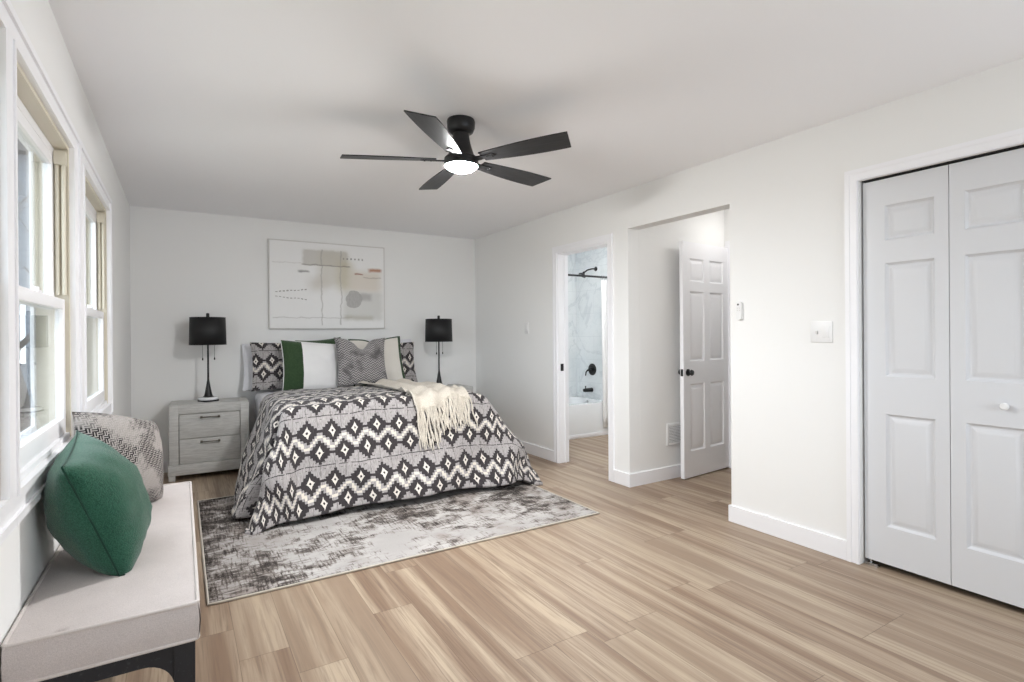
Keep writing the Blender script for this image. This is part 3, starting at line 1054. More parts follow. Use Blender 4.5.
vt = thing('wall_vent', 'white louvred vent low on the hall wall beside the door', 'vent', (3.70, HY1, 0.383))
v = MB()
v.box(-0.150, -0.128, -0.010, 0.0, -0.092, 0.092, 0.002)
v.box(0.128, 0.150, -0.010, 0.0, -0.092, 0.092, 0.002)
v.box(-0.128, 0.128, -0.010, 0.0, -0.092, -0.072, 0.002)
v.box(-0.128, 0.128, -0.010, 0.0, 0.072, 0.092, 0.002)
v.build('frame', M['plastic'], vt, 30)
MB().box(-0.128, 0.128, -0.002, 0.0, -0.072, 0.072).build('backing', M['dark_metal'], vt, 0)
lv = MB()
for k in range(11):
    z = -0.066 + k * 0.0132
    lv.poly([(-0.128, -0.003, z + 0.006), (-0.128, -0.008, z - 0.003), (-0.128, -0.0095, z - 0.002), (-0.128, -0.0045, z + 0.007)], (0.256, 0, 0))
lv.build('louvres', M['plastic'], vt, 0)

# ------------------------------------------------------------------ ceiling fan
fan = thing('ceiling_fan', 'black five-blade ceiling fan with a lit round lamp', 'ceiling fan', (1.322, 2.673, H))
MB().lathe([(0.0, 0.0), (0.074, 0.0), (0.078, -0.012), (0.076, -0.045), (0.066, -0.068), (0.050, -0.076), (0.0, -0.076)], 40, 'Z').build('canopy', M['black'], fan, 40)
MB().lathe([(0.046, -0.074), (0.046, -0.095), (0.052, -0.13), (0.062, -0.165), (0.070, -0.190), (0.080, -0.203), (0.0, -0.203)], 40, 'Z').build('motor_housing', M['black'], fan, 40)
MB().lathe([(0.0, -0.204), (0.084, -0.204), (0.0925, -0.212), (0.0945, -0.238), (0.0945, -0.255), (0.0925, -0.256), (0.0920, -0.2425), (0.0, -0.2425)], 40, 'Z').build('light_kit', M['black'], fan, 40)
MB().lathe([(0.0915, -0.2540), (0.085, -0.2610), (0.072, -0.2710), (0.050, -0.2810), (0.024, -0.2865), (0.0, -0.2885)], 40, 'Z').build('lamp_diffuser', M['lamp'], fan, 60)
for k in range(5):
    a = math.radians(11.5 + 72 * k)
    bm_ = MB()
    outline = []
    r0, r1 = 0.135, 0.660
    N = 14
    for q in range(N + 1):
        t = q / N
        outline.append((r0 + (r1 - r0) * t, -(0.042 + 0.026 * math.sin(t * PI * 0.62))))
    up = []
    for q in range(N + 1):
        t = q / N
        up.append((r0 + (r1 - 0.035 - r0) * t, 0.042 + 0.030 * math.sin(t * PI * 0.62)))
    pts2 = outline + up[::-1]
    bm_.poly([(x, y, -0.003) for x, y in pts2], (0, 0, 0.006))
    ho = bm_.build('blade', M['blade'], fan, 30)
    ho.matrix_local = Matrix.Translation((0, 0, -0.222)) @ Matrix.Rotation(a, 4, 'Z') @ Matrix.Rotation(math.radians(-11), 4, 'X')
    ir = MB()
    ir.poly([(0.075, -0.024, -0.008), (0.150, -0.016, -0.008), (0.205, -0.018, -0.008), (0.222, 0.0, -0.008), (0.205, 0.018, -0.008), (0.150, 0.016, -0.008), (0.075, 0.024, -0.008)], (0, 0, 0.005))
    io = ir.build('blade_iron', M['black'], ho, 30)
    for sx_, sy_ in ((0.165, 0.0), (0.200, 0.009), (0.200, -0.009)):
        MB().lathe([(0.0, -0.011), (0.004, -0.0105), (0.005, -0.008), (0.0, -0.008)], 10, 'Z', (sx_, sy_, 0)).build('screw', M['black'], io, 40)

# ------------------------------------------------------------------ artwork
art = thing('wall_art', 'wide pale abstract artwork in a thin frame above the bed', 'picture', (1.352, YB, 1.784))
aw, ah = 0.600, 0.457
f = MB()
for x0, x1, z0, z1 in ((-aw, -aw + 0.012, -ah, ah), (aw - 0.012, aw, -ah, ah), (-aw + 0.012, aw - 0.012, -ah, -ah + 0.012), (-aw + 0.012, aw - 0.012, ah - 0.012, ah)):
    f.box(x0, x1, -0.036, -0.002, z0, z1, 0.002)
f.build('frame', M['art_frame'], art, 30)
cv = MB()
cv.grid(lambda u, v: Vector((-aw + 0.012 + (2 * aw - 0.024) * u, -0.028, -ah + 0.012 + (2 * ah - 0.024) * v)), 1, 1, lambda u, v: (u, v))
cvo = cv.build('canvas', M['art'], art, 0)
cvo.modifiers.new('thick', 'SOLIDIFY').thickness = 0.01

# ------------------------------------------------------------------ rug
rg = thing('area_rug', 'distressed grey and charcoal area rug under the bed foot', 'rug', (1.283, 3.805, 0.0))
r_ = MB()
r_.grid(lambda u, v: Vector((-1.185 + 2.37 * u, -0.925 + 1.85 * v, 0.010 + 0.0015 * noise.noise(Vector((u * 9, v * 7, 0))))), 60, 46)
ro = r_.build('pile', M['rug'], rg, 60)
sd = ro.modifiers.new('thick', 'SOLIDIFY')
sd.thickness = 0.009
sd.offset = -1
bd = MB()
loop = []
for i in range(60): loop.append((-1.185 + 2.37 * i / 60, -0.925, 0.007))
for i in range(46): loop.append((1.185, -0.925 + 1.85 * i / 46, 0.007))
for i in range(60): loop.append((1.185 - 2.37 * i / 60, 0.925, 0.007))
for i in range(46): loop.append((-1.185, 0.925 - 1.85 * i / 46, 0.007))
bd.tube(loop, 0.0062, 6, True)
tag(bd.build('binding', mat_fabric('cream_binding', srgb(205, 198, 186), srgb(170, 162, 150), 300, 0.4, 0.2), rg, 60), 'cream bound edge')

# ------------------------------------------------------------------ nightstands and lamps
def nightstand(label, loc, rz):
    root = thing('nightstand', label, 'nightstand', loc, rz, 'nightstands beside the bed')
    W2, D, T = 0.312, 0.41, 0.660
    b = MB()
    b.box(-W2, -W2 + 0.072, -D, 0, 0.135, T, 0.006)
    b.box(W2 - 0.072, W2, -D, 0, 0.135, T, 0.006)
    b.box(-W2 + 0.060, W2 - 0.060, -D, 0, 0.578, T, 0.006)
    b.box(-W2 + 0.060, W2 - 0.060, -D + 0.045, -0.002, 0.10, 0.60)
    b.box(-W2 - 0.010, W2 + 0.010, -D - 0.010, 0, 0.048, 0.140, 0.007)
    # a flat chamfer round the face of the surround
    b.build('body', M['grey_wood'], root, 30)
    for z0, z1 in ((0.3625, 0.574), (0.144, 0.3575)):
        d_ = MB()
        d_.box(-0.235, 0.235, -D + 0.008, -D + 0.044, z0, z1, 0.002)
        d_.box(-0.235, 0.235, -D + 0.004, -D + 0.009, z0, z1 - 0.045, 0.0015)
        dr = d_.build('drawer', M['grey_wood'], root, 30)
        h = MB()
        hz = z1 - 0.030
        h.tube([(-0.072, -D - 0.020, hz), (-0.040, -D - 0.026, hz), (0.040, -D - 0.026, hz), (0.072, -D - 0.020, hz)], 0.0055, 8)
        for s in (-1, 1):
            h.box(s * 0.068 - 0.009, s * 0.068 + 0.009, -D - 0.022, -D + 0.007, hz - 0.009, hz + 0.009, 0.002)
        tag(h.build('handle', M['dark_metal'], dr, 40), 'dark pewter bar handle')
    for sx_ in (-1, 1):
        for y0 in (-D - 0.004, -0.06):
            x0, x1 = sorted((sx_ * (W2 + 0.004), sx_ * (W2 - 0.045)))
            MB().box(x0, x1, y0, y0 + 0.05, 0.0, 0.05, 0.002).build('foot', M['grey_wood'], root, 30)
    return root


nightstand('grey weathered two-drawer nightstand left of the bed', (0.228, 5.905, 0), math.radians(-2.0))
nightstand('grey nightstand hidden behind the right side of the bed', (2.545, 5.915, 0), 0.0)


def table_lamp(label, loc, rz):
    root = thing('table_lamp', label, 'table lamp', loc, rz, 'table lamps either side of the bed')
    bp = MB()
    bp.box(-0.064, 0.064, -0.064, 0.064, 0.0, 0.016, 0.003)
    bp.build('foot', M['black'], root, 30)
    MB().lathe([(0.0, 0.016), (0.080, 0.016), (0.084, 0.022), (0.084, 0.034), (0.079, 0.040), (0.0, 0.042)], 40).build('marble_base', M['porcelain'], root, 40)['label'] = 'round white marble base'
    MB().lathe([(0.0, 0.042), (0.044, 0.042), (0.044, 0.047), (0.036, 0.050), (0.030, 0.070), (0.014, 0.165), (0.009, 0.20), (0.0075, 0.50), (0.0075, 0.745), (0.0, 0.745)], 28).build('stem', M['black'], root, 50)
    sh_ = MB()
    sh_.lathe([(0.152, 0.522), (0.146, 0.770)], 48)
    so = sh_.build('lamp_shade', M['black_soft'], root, 60)
    so.modifiers.new('thick', 'SOLIDIFY').thickness = 0.003
    for r, z in ((0.1515, 0.522), (0.1455, 0.770)):
        rim = MB().tube([(r * math.cos(2 * PI * k / 48), r * math.sin(2 * PI * k / 48), z) for k in range(48)], 0.003, 6, True)
        rim.build('rim', M['black'], so, 60)
    sp_ = MB()
    for k in range(3):
        a = 2 * PI * k / 3 + 0.3
        sp_.tube([(0, 0, 0.760), (0.145 * math.cos(a), 0.145 * math.sin(a), 0.764)], 0.002, 6)
    sp_.build('spider', M['black'], so, 60)
    MB().lathe([(0.0, 0.745), (0.010, 0.745), (0.010, 0.772), (0.014, 0.776), (0.014, 0.807), (0.008, 0.812), (0.0, 0.812)], 20).build('finial', M['black'], root, 40)
    for s in (-1, 1):
        c_ = MB()
        c_.tube([(s * 0.055, -0.01, 0.56), (s * 0.055, -0.01, 0.40)], 0.0014, 6)
        c_.lathe([(0.0, 0.378), (0.006, 0.380), (0.006, 0.395), (0.0025, 0.405), (0.0, 0.405)], 10, 'Z', (s * 0.055, -0.01, 0))
        c_.tube([(0.0, 0.0, 0.60), (s * 0.055, -0.01, 0.56)], 0.004, 6)
        c_.build('pull_chain', M['black'], root, 40)
    return root


table_lamp('black table lamp with drum shade on the left nightstand', (0.208, 5.690, 0.660), math.radians(28))
table_lamp('black table lamp with drum shade right of the bed', (2.455, 5.560, 0.660), math.radians(28))

# ------------------------------------------------------------------ bed
BXC, BHW = 1.400, 0.800
FOOT, HEAD, TOP = 4.030, 5.330, 0.775
bed = thing('bed', 'queen bed with white sheets between the two black lamps', 'bed', (BXC, 4.95, 0.0))
mt = MB()
mt.box(-0.785, 0.785, -0.87, 0.955, 0.40, 0.705, 0.05, 4)
mt.build('mattress', M['sheet'], bed, 40)
bs = MB()
bs.box(-0.770, 0.770, -0.855, 0.945, 0.20, 0.40, 0.02, 3)
bs.build('box_spring', M['box_spring'], bed, 40)
fr = MB()
for s in (-1, 1):
    fr.box(s * 0.74 - 0.02, s * 0.74 + 0.02, -0.85, 0.94, 0.165, 0.20)
fr.box(-0.72, 0.72, -0.85, -0.81, 0.165, 0.20)
fr.box(-0.72, 0.72, 0.90, 0.94, 0.165, 0.20)
fr.build('bed_frame', M['black'], bed, 30)
for sx_ in (-0.72, 0.72):
    for y in (-0.80, 0.88):
        z0 = 0.0121 if y < 0 else 0.0
        MB().lathe([(0.0, z0), (0.022, z0), (0.022, 0.165), (0.0, 0.165)], 14, 'Z', (sx_, y, 0)).build('leg', M['black'], bed, 30)

TH = math.radians(69)
RE = 0.085


def hang(e, TH=TH):
    """horizontal reach and drop of cloth that runs e past the mattress edge"""
    th = min(e / RE, TH)
    h = RE * math.sin(th)
    d = RE * (1 - math.cos(th))
    rest = max(0.0, e - RE * TH)
    return h + rest * math.cos(TH), d + rest * math.sin(TH)


SIDE, FRONT = 0.80, 0.80


def comf(s, t, off=0.0):
    """s: across from the bed centre, t: from the head edge towards the foot (cloth metres)"""
    w0 = BHW - 0.05
    L0 = HEAD - FOOT - 0.05
    a = max(0.0, abs(s) - w0)
    b = max(0.0, t - L0)
    sg = 1 if s > 0 else -1
    x = min(abs(s), w0) * sg
    y = HEAD - min(t, L0) - 0.16 * (abs(x) / w0) ** 6 * max(0.0, 1 - t / 0.8)
    z = TOP
    # puffy quilting on the top, dropping to the head edge
    q = 0.016 * noise.noise(Vector((s * 3.1, t * 3.1, 1.3))) + 0.008 * noise.noise(Vector((s * 8, t * 8, 4.0)))
    z += q - 0.030 * math.exp(-((t) / 0.10) ** 2) - 0.02 * (abs(x) / w0) ** 6
    z += (0.014 * math.exp(-((t - L0 + 0.16 + 0.05 * s) / 0.045) ** 2) - 0.010 * math.exp(-((t - L0 + 0.06 + 0.04 * s) / 0.04) ** 2)) if b <= 0 else -0.010 * math.exp(-((0.06 + 0.04 * s) / 0.04) ** 2)
    if a <= 0 and b <= 0:
        return Vector((BXC + x, y, z + off))
    n = 5.0
    e = (a ** n + b ** n) ** (1 / n)
    ph = math.atan2(b, a)
    th_ = TH - (math.radians(9.0) * math.cos(ph) if sg > 0 else 0.0)
    h, d = hang(e, th_)
    ox, oy = math.cos(ph) * sg, -math.sin(ph)
    # soft vertical folds, growing downwards
    per = t * 1.0 + abs(s) * 1.0
    k = min(1.0, e / 0.55)
    fold = 0.022 * math.sin(per * 9.0 + (1.0 if sg > 0 else 2.2)) + 0.036 * noise.noise(Vector((s * 2.2, t * 2.2, 9.0))) + 0.011 * noise.noise(Vector((s * 6.5, t * 7.5, 3.0)))
    corner = a > 0 and b > 0
    if corner:
        c = math.sin(2 * ph)
        fold += (0.085 if sg > 0 else 0.065) * c
        if sg < 0:
            fold -= 0.16 * math.exp(-((ph - 0.42) / 0.20) ** 2)
    h = h + fold * k
    if a > 0 and b <= 0:                               # the side hem is drawn towards the foot near the head end
        y -= a * 0.85 * max(0.0, 1 - t / 1.1)
    zz = z - d - (q * 0.5) * k
    floor_z = 0.022
    if zz < floor_z:
        h += (floor_z - zz) * 0.25
        zz = floor_z + 0.004 * abs(math.sin(per * 14))
    nh, nd = math.sin(TH), math.cos(TH)
    kk = min(1.0, e / (RE * TH))
    return Vector((BXC + x + ox * (h + off * nh * kk), y + oy * (h + off * nh * kk), zz + off * (1 - kk) + off * nd * kk))


cf = MB()
LT = (HEAD - FOOT - 0.05) + FRONT
LS = (BHW - 0.05) + SIDE
PV = 19 * 0.0185
# phase: a band midline sits 0.26 m below the foot edge
VMID = (HEAD - FOOT - 0.05) + 0.315    # cloth metres from the head edge to a band's midline
cf.grid(lambda u, v: comf(-LS + 2 * LS * u, LT * v), 170, 150, lambda u, v: (-LS + 2 * LS * u, VMID - LT * v + 9.5 * 0.0185 + 20 * PV))
cfo = cf.build('comforter', M['ikat'], None, 70)
md = cfo.modifiers.new('thick', 'SOLIDIFY')
md.thickness = 0.024
md.offset = -1
tag(cfo, 'black, grey and cream diamond patterned comforter spread over the bed', 'comforter')
tag(cfo, kind='thing')


# ------------------------------------------------------------------ pillows
def pillow_mesh(wd, ht, th, n=24, pinch=0.07, seed=0, sag=0.0, split=None, chop=0.0, tr=0.0):
    mb = MB()
    faces = []
    rnd = random.Random(seed)
    ph = [rnd.uniform(0, 50) for _ in range(3)]

    def pos(u, v, side):
        a, b = 2 * u - 1, 2 * v - 1
        f = max(0.0, (1 - abs(a) ** 2.2)) ** 0.55 * max(0.0, (1 - abs(b) ** 2.2)) ** 0.55
        x = wd / 2 * a * (1 - pinch * (1 - b * b) * abs(a))
        z = ht / 2 * b * (1 - pinch * (1 - a * a) * abs(b))
        if b > 0:
            z -= sag * (1 - a * a) * b
            z -= tr * ((a + 1) / 2) ** 2 * b ** 2
            if chop:
                z -= chop * math.exp(-(a / 0.28) ** 2) * b ** 2
        wr_ = 0.010 * noise.noise(Vector((a * 2.4 + ph[0], b * 2.4 + ph[1], side * 3 + ph[2]))) + 0.005 * noise.noise(Vector((a * 6 + ph[1], b * 6, side * 5)))
        y = side * (th / 2 * f + wr_ * min(1, f * 2))
        return Vector((x, y, z))
    for side in (-1, 1):
        fs = mb.grid(lambda u, v: pos(u, v, side), n, n, lambda u, v: ((u - 0.5) * wd + 3.0, (v - 0.5) * ht + 3.0 * side + 6))
        for k, f in enumerate(fs):
            i = k // n
            if side > 0:
                f.material_index = 1
            elif split is not None and split(i / n):
                f.material_index = 1
    bmesh.ops.remove_doubles(mb.bm, verts=mb.bm.verts[:], dist=0.0006)
    edge = []
    for i in range(n): edge.append(pos(i / n, 0, -1))
    for i in range(n): edge.append(pos(1, i / n, -1))
    for i in range(n): edge.append(pos(1 - i / n, 1, -1))
    for i in range(n): edge.append(pos(0, 1 - i / n, -1))
    return mb, edge


def pillow(name, label, cat, loc, wd, ht, th, mats, piping=None, lean=0.0, rz=0.0, roll=0.0, group=None, pr=0.004, pname='piping', mat=None, zmin=None, xmin=None, **kw):
    mb, edge = pillow_mesh(wd, ht, th, **kw)
    if mat is None:
        mat = Matrix.Translation(loc) @ Matrix.Rotation(rz, 4, 'Z') @ Matrix.Rotation(-lean, 4, 'X') @ Matrix.Rotation(roll, 4, 'Y')

    def press(p):
        """the soft filling flattens where it sits on the seat or meets the wall"""
        q = mat @ Vector(p)
        if zmin is not None and q.z < zmin:
            q.z = zmin + 0.004
        if xmin is not None and q.x < xmin:
            q.x = xmin + 0.003
        return mat.inverted() @ q
    for v_ in mb.bm.verts:
        v_.co = press(v_.co)
    edge = [press(p) for p in edge]
    o = mb.build(name, mats, None, 70)
    if piping:
        MB().tube(edge, pr, 6, True).build(pname, piping, o, 60)
    o.matrix_world = mat
    tag(o, label, cat, group)
    return o


GP = 'pillows piled against the wall on the bed'
R_ = math.radians
pillow('sleeping_pillow', 'white sleeping pillow at the left edge, behind the patterned sham', 'pillow', (0.825, 5.845, 0.955), 0.64, 0.46, 0.12,
       [M['sheet'], M['sheet']], M['sheet'], R_(12), 0, 0, GP, pinch=0.05, seed=1)
pillow('sleeping_pillow', 'white sleeping pillow at the right edge, behind the patterned sham', 'pillow', (1.925, 5.845, 0.965), 0.66, 0.50, 0.12,
       [M['sheet'], M['sheet']], M['sheet'], R_(12), 0, 0, GP, pinch=0.05, seed=2)
pillow('pillow_sham', 'black and grey diamond patterned sham at the left edge of the bed', 'pillow', (0.910, 5.698, 0.965), 0.70, 0.48, 0.13,
       [M['ikat_sham'], M['ikat_sham']], None, R_(13), 0, 0, GP, pinch=0.06, seed=3)
pillow('pillow_sham', 'black and grey diamond patterned sham at the right edge of the bed', 'pillow', (1.890, 5.698, 0.955), 0.69, 0.46, 0.13,
       [M['ikat_sham'], M['ikat_sham']], None, R_(13), 0, 0, GP, pinch=0.06, seed=4)
pillow('throw_pillow', 'green velvet cushion just showing behind the white panel of another', 'pillow', (1.19, 5.578, 0.985), 0.44, 0.50, 0.11,
       [M['velvet'], M['velvet']], None, R_(14), R_(-2), R_(-4), GP, seed=5)
pillow('throw_pillow', 'white cushion with a green velvet band on its left side', 'pillow', (1.075, 5.455, 0.975), 0.55, 0.50, 0.12,
       [M['white_cotton'], M['velvet']], M['white_cotton'], R_(15), R_(2), R_(1), GP, seed=6, split=lambda x: x < 0.30, tr=0.05)
pillow('throw_pillow', 'ivory cushion with dark green velvet edges beside the right sham', 'pillow', (1.755, 5.558, 0.985), 0.54, 0.50, 0.12,
       [M['cream_cotton'], M['velvet']], M['velvet'], R_(15), R_(-3), R_(-3), GP, seed=7, split=lambda x: x > 0.92, chop=0.05, pr=0.009)
pillow('throw_pillow', 'grey chevron velvet cushion at the front of the pillow pile', 'pillow', (1.530, 5.348, 0.995), 0.52, 0.50, 0.13,
       [M['grey_chevron'], M['grey_chevron']], None, R_(16), R_(2), R_(1), GP, seed=8, chop=0.11, pinch=0.10)

# ------------------------------------------------------------------ knitted throw
L0 = HEAD - FOOT
thr = thing('throw_blanket', 'ivory knitted throw with long fringe over the bed foot', 'throw blanket', (1.75, 4.6, 0.78))
OT = Vector((1.75, 4.6, 0.78))


def throw_pt(u, v):
    """u across (0 left .. 1 right), v from the pillows down to the hem"""
    left = 0.16 + 0.02 * math.sin(v * 5) - 0.11 * (1 - v) ** 2
    right = 0.655 + 0.03 * math.sin(v * 4 + 1) - 0.12 * (1 - v) ** 3
    s = left + (right - left) * u
    t = 0.10 + (L0 - 0.03 + 0.04 * math.sin(u * 6.0)) * v
    rip = 0.020 * math.sin(u * 17 + v * 4 + 1.5 * math.sin(v * 5)) + 0.018 * noise.noise(Vector((u * 5, v * 4, 2.0)))
    return comf(s, t, 0.030 + rip) - OT


tm = MB()
tm.grid(throw_pt, 60, 70)
two = tm.build('knit_cloth', M['knit'], thr, 70)
sdf = two.modifiers.new('thick', 'SOLIDIFY')
sdf.thickness = 0.010
rnd = random.Random(5)
for k in range(64):
    u = (k + 0.5) / 64
    left, right = 0.16 + 0.02 * math.sin(5), 0.655 + 0.03 * math.sin(5)
    s = left + (right - left) * u
    t = 0.10 + (L0 - 0.03 + 0.04 * math.sin(u * 6.0))
    ln = 0.24 + 0.10 * (1 - u) ** 2 + rnd.uniform(-0.03, 0.04)
    if 0.35 < u < 0.6:
        ln -= 0.05
    pts = []
    dx = rnd.uniform(-0.035, 0.035)
    for q in range(7):
        f_ = q / 6
        rip = (0.020 * math.sin(u * 17 + 4 + 1.5 * math.sin(5))) * (1 - f_)
        pts.append(comf(s + dx * f_ + 0.006 * math.sin(f_ * 9 + k), t + ln * f_ - 0.012, 0.026 + rip + rnd.uniform(0, 0.006)) - OT)
    tt = MB()
    tt.tube(pts, [0.0065, 0.0055, 0.007, 0.0065, 0.006, 0.0055, 0.003], 6)
    tt.build('tassel', M['knit'], thr, 60)

# ------------------------------------------------------------------ window bench
BX0_, BX1_ = -0.386, 0.040
BY0_, BY1_ = 1.785, 3.290
ben = thing('bench', 'oatmeal upholstered bench on dark wood legs under the windows', 'bench', ((BX0_ + BX1_) / 2, (BY0_ + BY1_) / 2, 0))
hx, hy = (BX1_ - BX0_) / 2, (BY1_ - BY0_) / 2
SZ0, SZ1 = 0.390, 0.495
cb = MB()


def soft_box(mb, hx, hy, z0, z1, crown, r, nx=16, ny=40):
    top = mb.grid(lambda u, v: Vector((-hx + 2 * hx * u, -hy + 2 * hy * v,
                  z1 + crown * (1 - (2 * u - 1) ** 4) * (1 - (2 * v - 1) ** 8) + 0.002 * noise.noise(Vector((u * 4, v * 10, 0))))), nx, ny)
    mb.grid(lambda u, v: Vector((-hx + 2 * hx * u, -hy + 2 * hy * v, z0)), nx, ny)
    for s in (-1, 1):
        mb.grid(lambda u, v: Vector((s * (hx + 0.006 * math.sin(PI * v)), -hy + 2 * hy * u, z0 + (z1 - z0) * v)), ny, 4)
        mb.grid(lambda u, v: Vector((-hx + 2 * hx * u, s * (hy + 0.006 * math.sin(PI * v)), z0 + (z1 - z0) * v)), nx, 4)
    bmesh.ops.remove_doubles(mb.bm, verts=mb.bm.verts[:], dist=0.0005)


soft_box(cb, hx - 0.004, hy - 0.004, SZ0, SZ1, 0.010, 0.02)
cbo = cb.build('seat_cushion', M['linen'], ben, 50)
for z in (SZ0 + 0.002, SZ1):
    pp = [(x, y, z) for x, y in rr(-hx + 0.005, hx - 0.005, -hy + 0.005, hy - 0.005, 0.012, 4)]
    MB().tube(pp, 0.0055, 8, True).build('piping', M['linen_pipe'], cbo, 60)
for sx_ in (-1, 1):
    for sy_ in (-1, 1):
        MB().tube([(sx_ * (hx - 0.0085), sy_ * (hy - 0.0085), SZ0 + 0.002), (sx_ * (hx - 0.006), sy_ * (hy - 0.006), (SZ0 + SZ1) / 2), (sx_ * (hx - 0.0085), sy_ * (hy - 0.0085), SZ1)], 0.0055, 8).build('piping', M['linen_pipe'], cbo, 60)
# arched rails
lx, ly = hx - 0.012, hy - 0.012
LEG = 0.052


def rail(p0, p1, thick, name):
    """an apron with a shallow arch and rounded brackets, from p0 to p1 (2-D points), 0.345 down"""
    p0, p1 = Vector((*p0, 0)), Vector((*p1, 0))
    Lr = (p1 - p0).length
    d = (p1 - p0) / Lr
    nrm = Vector((-d.y, d.x, 0)) * thick
    prof = [(0, SZ0), (Lr, SZ0), (Lr, SZ0 - 0.125)]
    R = 0.075
    for k in range(9):
        a = PI / 2 * k / 8
        prof.append((Lr - R + R * math.cos(a) - 0.0, SZ0 - 0.125 + R * math.sin(a)))
    for k in range(9):
        a = PI / 2 * (1 - k / 8)
        prof.append((R - R * math.cos(a), SZ0 - 0.125 + R * math.sin(a)))
    prof.append((0, SZ0 - 0.125))
    out = []
    for x, z in prof:
        pnt = p0 + d * x
        q = (pnt.x, pnt.y, z)
        if not out or (Vector(out[-1]) - Vector(q)).length > 1e-4:
            out.append(q)
    MB().poly(out, nrm).build(name, M['dark_wood'], ben, 25)


rail((-lx + LEG, -ly + 0.008), (lx - LEG, -ly + 0.008), 0.026, 'apron')
rail((lx - LEG, ly - 0.008), (-lx + LEG, ly - 0.008), 0.026, 'apron')
rail((lx - 0.008, -ly + LEG), (lx - 0.008, ly - LEG), 0.026, 'apron')
rail((-lx + 0.008, ly - LEG), (-lx + 0.008, -ly + LEG), 0.026, 'apron')
for sx_ in (-1, 1):
    for sy_ in (-1, 1):
        cx, cy = sx_ * (lx - LEG / 2), sy_ * (ly - LEG / 2)
        lg = MB()
        r0_, r1_ = LEG / 2, LEG / 2 - 0.008
        vv = []
        for z, r in ((0.0, r1_), (0.20, r0_ - 0.001), (SZ0 - 0.001, r0_)):
            vv.append([lg.bm.verts.new((cx + a * r, cy + b * r, z)) for a, b in ((-1, -1), (1, -1), (1, 1), (-1, 1))])
        lg.bm.faces.new(vv[0][::-1])
        lg.bm.faces.new(vv[-1])
        for A, B in zip(vv, vv[1:]):
            for k in range(4):
                lg.bm.faces.new((A[k], A[(k + 1) % 4], B[(k + 1) % 4], B[k]))
        lg.build('leg', M['dark_wood'], ben, 25)


def basis_mat(center, side, up):
    """pillow local X = side, Z = up, front (-Y) follows"""
    u_ = Vector(up).normalized()
    s_ = Vector(side)
    s_ = (s_ - u_ * s_.dot(u_)).normalized()
    y_ = u_.cross(s_)
    mm = Matrix((s_, y_, u_)).transposed().to_4x4()
    mm.translation = Vector(center)
    return mm


pillow('bench_cushion', 'green woolly cushion leaning on the window at the near end', 'cushion', None, 0.43, 0.43, 0.26,
       [M['green_wool'], M['green_wool']], M['green_seam'], pinch=0.05, seed=11, pr=0.003, pname='seam', zmin=0.503, xmin=XL + 0.024,
       mat=basis_mat((-0.240, 2.280, 0.697), (-0.01, 1, 0.015), (-0.142, -0.05, 0.398)))
pillow('bench_cushion', 'grey and black fret-weave cushion behind the green one', 'cushion', None, 0.46, 0.47, 0.20,
       [M['greek'], M['greek']], None, pinch=0.05, seed=12, tr=0.10, zmin=0.507, xmin=XL + 0.024,
       mat=basis_mat((-0.222, 2.850, 0.725), (0.54, 0.80, -0.24), (-0.08, 0.10, 0.97)))

# ------------------------------------------------------------------ outdoors
def mat_siding():
    g = G('lap_siding', 0.7, 0.2)
    x, y, z = g.sep(g.coord())
    f = g.mod(z, 0.12)
    g.color(g.mix(g.lt(f, 0.012), s4(120, 124, 131), s4(80, 84, 92)))
    return g.m


def mat_ground():
    g = G('winter_ground', 0.95, 0.1)
    co = g.coord()
    g.color(g.mix(g.ramp(g.noise(co, 0.6, 5.0, 0.7), 0.4, 0.6), s4(176, 170, 158), s4(134, 130, 116)))
    return g.m


M['bark'] = paint('grey_bark', srgb(88, 82, 78), 0.9)
GZ = -0.75
struct('ground', MB().box(-60, XL - 0.14, -30, 70, GZ - 0.2, GZ), mat_ground(), 'winter lawn outside the windows', 'ground')
hs = thing('house', 'blue-grey sided neighbouring house seen through the window', 'house', (-6.3, 15.0, GZ))
MB().box(-4.2, 4.2, -1.0, 6.0, 0, 5.6).build('siding', mat_siding(), hs, 0)
rf = MB()
rf.poly([(-4.6, -1.3, 5.6), (4.6, -1.3, 5.6), (0, -1.3, 7.8)], (0, 7.6, 0))
rf.build('roof', paint('shingle', srgb(82, 80, 80), 0.9), hs, 0)
for wx in (-2.4, 0.4, 3.2):
    wi = MB().box(wx - 0.5, wx + 0.5, -1.06, -0.98, 1.5, 3.0).build('window_frame', M['trim'], hs, 0)
    MB().box(wx - 0.42, wx + 0.42, -1.075, -1.055, 1.58, 2.92).build('window_pane', paint('dark_pane', srgb(52, 58, 66), 0.1), wi, 0)


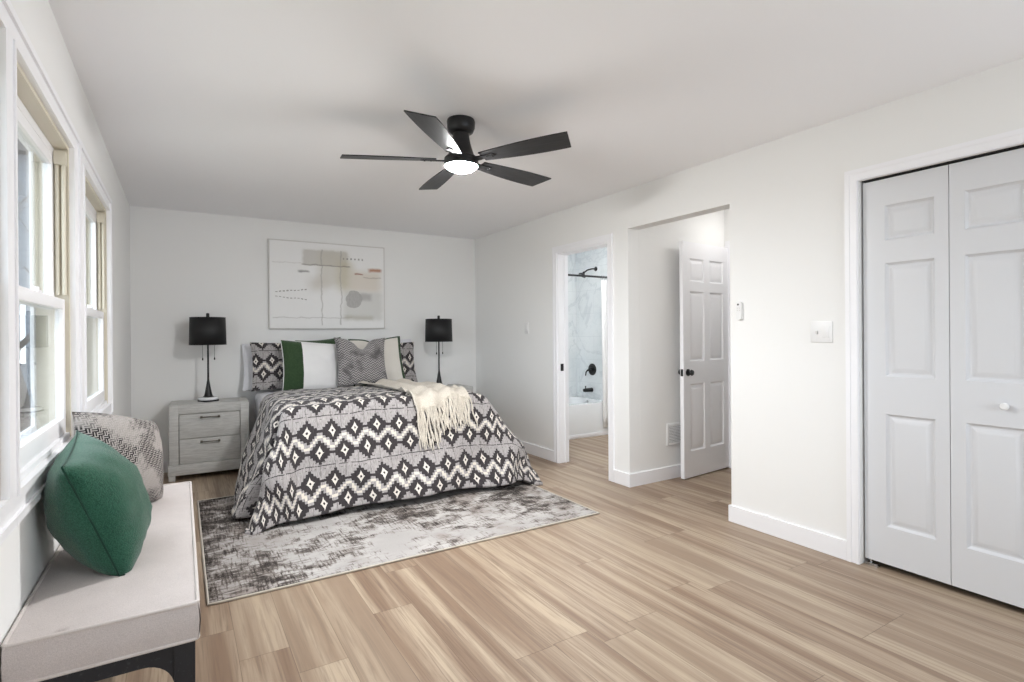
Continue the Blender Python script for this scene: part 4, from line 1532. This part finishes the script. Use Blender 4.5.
def branch(mb, p, d, ln, r, depth, rnd):
    pts, rad = [p], [r]
    q = p.copy()
    dd = d.copy()
    nseg = 4
    for k in range(nseg):
        dd = (dd + Vector((rnd.uniform(-.18, .18), rnd.uniform(-.18, .18), rnd.uniform(-.05, .12)))).normalized()
        q = q + dd * ln / nseg
        pts.append(q.copy())
        rad.append(r * (1 - 0.42 * (k + 1) / nseg))
    mb.tube(pts, rad, 5 if depth > 1 else 3)
    if depth == 0:
        return
    for k in range(3 if depth > 2 else 4):
        i = rnd.randint(1 if depth < 4 else 2, nseg)
        nd = (dd * 0.6 + Vector((rnd.uniform(-1, 1), rnd.uniform(-1, 1), rnd.uniform(-.1, .8)))).normalized()
        branch(mb, pts[i], nd, ln * rnd.uniform(0.55, 0.75), rad[i] * 0.62, depth - 1, rnd)


def bare_tree(label, loc, ht, seed, r=0.16):
    t = thing('bare_tree', label, 'tree', loc, 0, 'leafless trees outside the windows')
    mb = MB()
    branch(mb, Vector((0, 0, 0)), Vector((0, 0, 1)), ht, r, 4, random.Random(seed))
    mb.build('trunk_and_branches', M['bark'], t, 60)
    return t


bare_tree('leafless tree beyond the windows, the closer one', (-1.75, 9.6, GZ), 2.4, 3, 0.10)
bare_tree('leafless tree beyond the windows, farther off beside the grey house', (1.6, 26.0, GZ), 4.0, 8, 0.2)
bu = thing('twiggy_bush', 'pale twiggy winter bush just below the window', 'bush', (-1.25, 5.6, GZ))
bb = MB()
rb = random.Random(4)
for k in range(90):
    a, e = rb.uniform(0, 2 * PI), rb.uniform(0.2, 1.0)
    d_ = Vector((math.cos(a) * (1 - e * 0.6), math.sin(a) * (1 - e * 0.6), e)).normalized()
    L_ = rb.uniform(0.8, 1.35)
    p0 = Vector((rb.uniform(-.2, .2), rb.uniform(-.3, .3), 0))
    p1 = p0 + d_ * L_ * 0.5 + Vector((rb.uniform(-.1, .1), rb.uniform(-.1, .1), 0))
    bb.tube([p0, p1, p0 + d_ * L_], [0.008, 0.006, 0.003], 4)
bb.build('twigs', paint('pale_twig', srgb(168, 160, 150), 0.9), bu, 60)
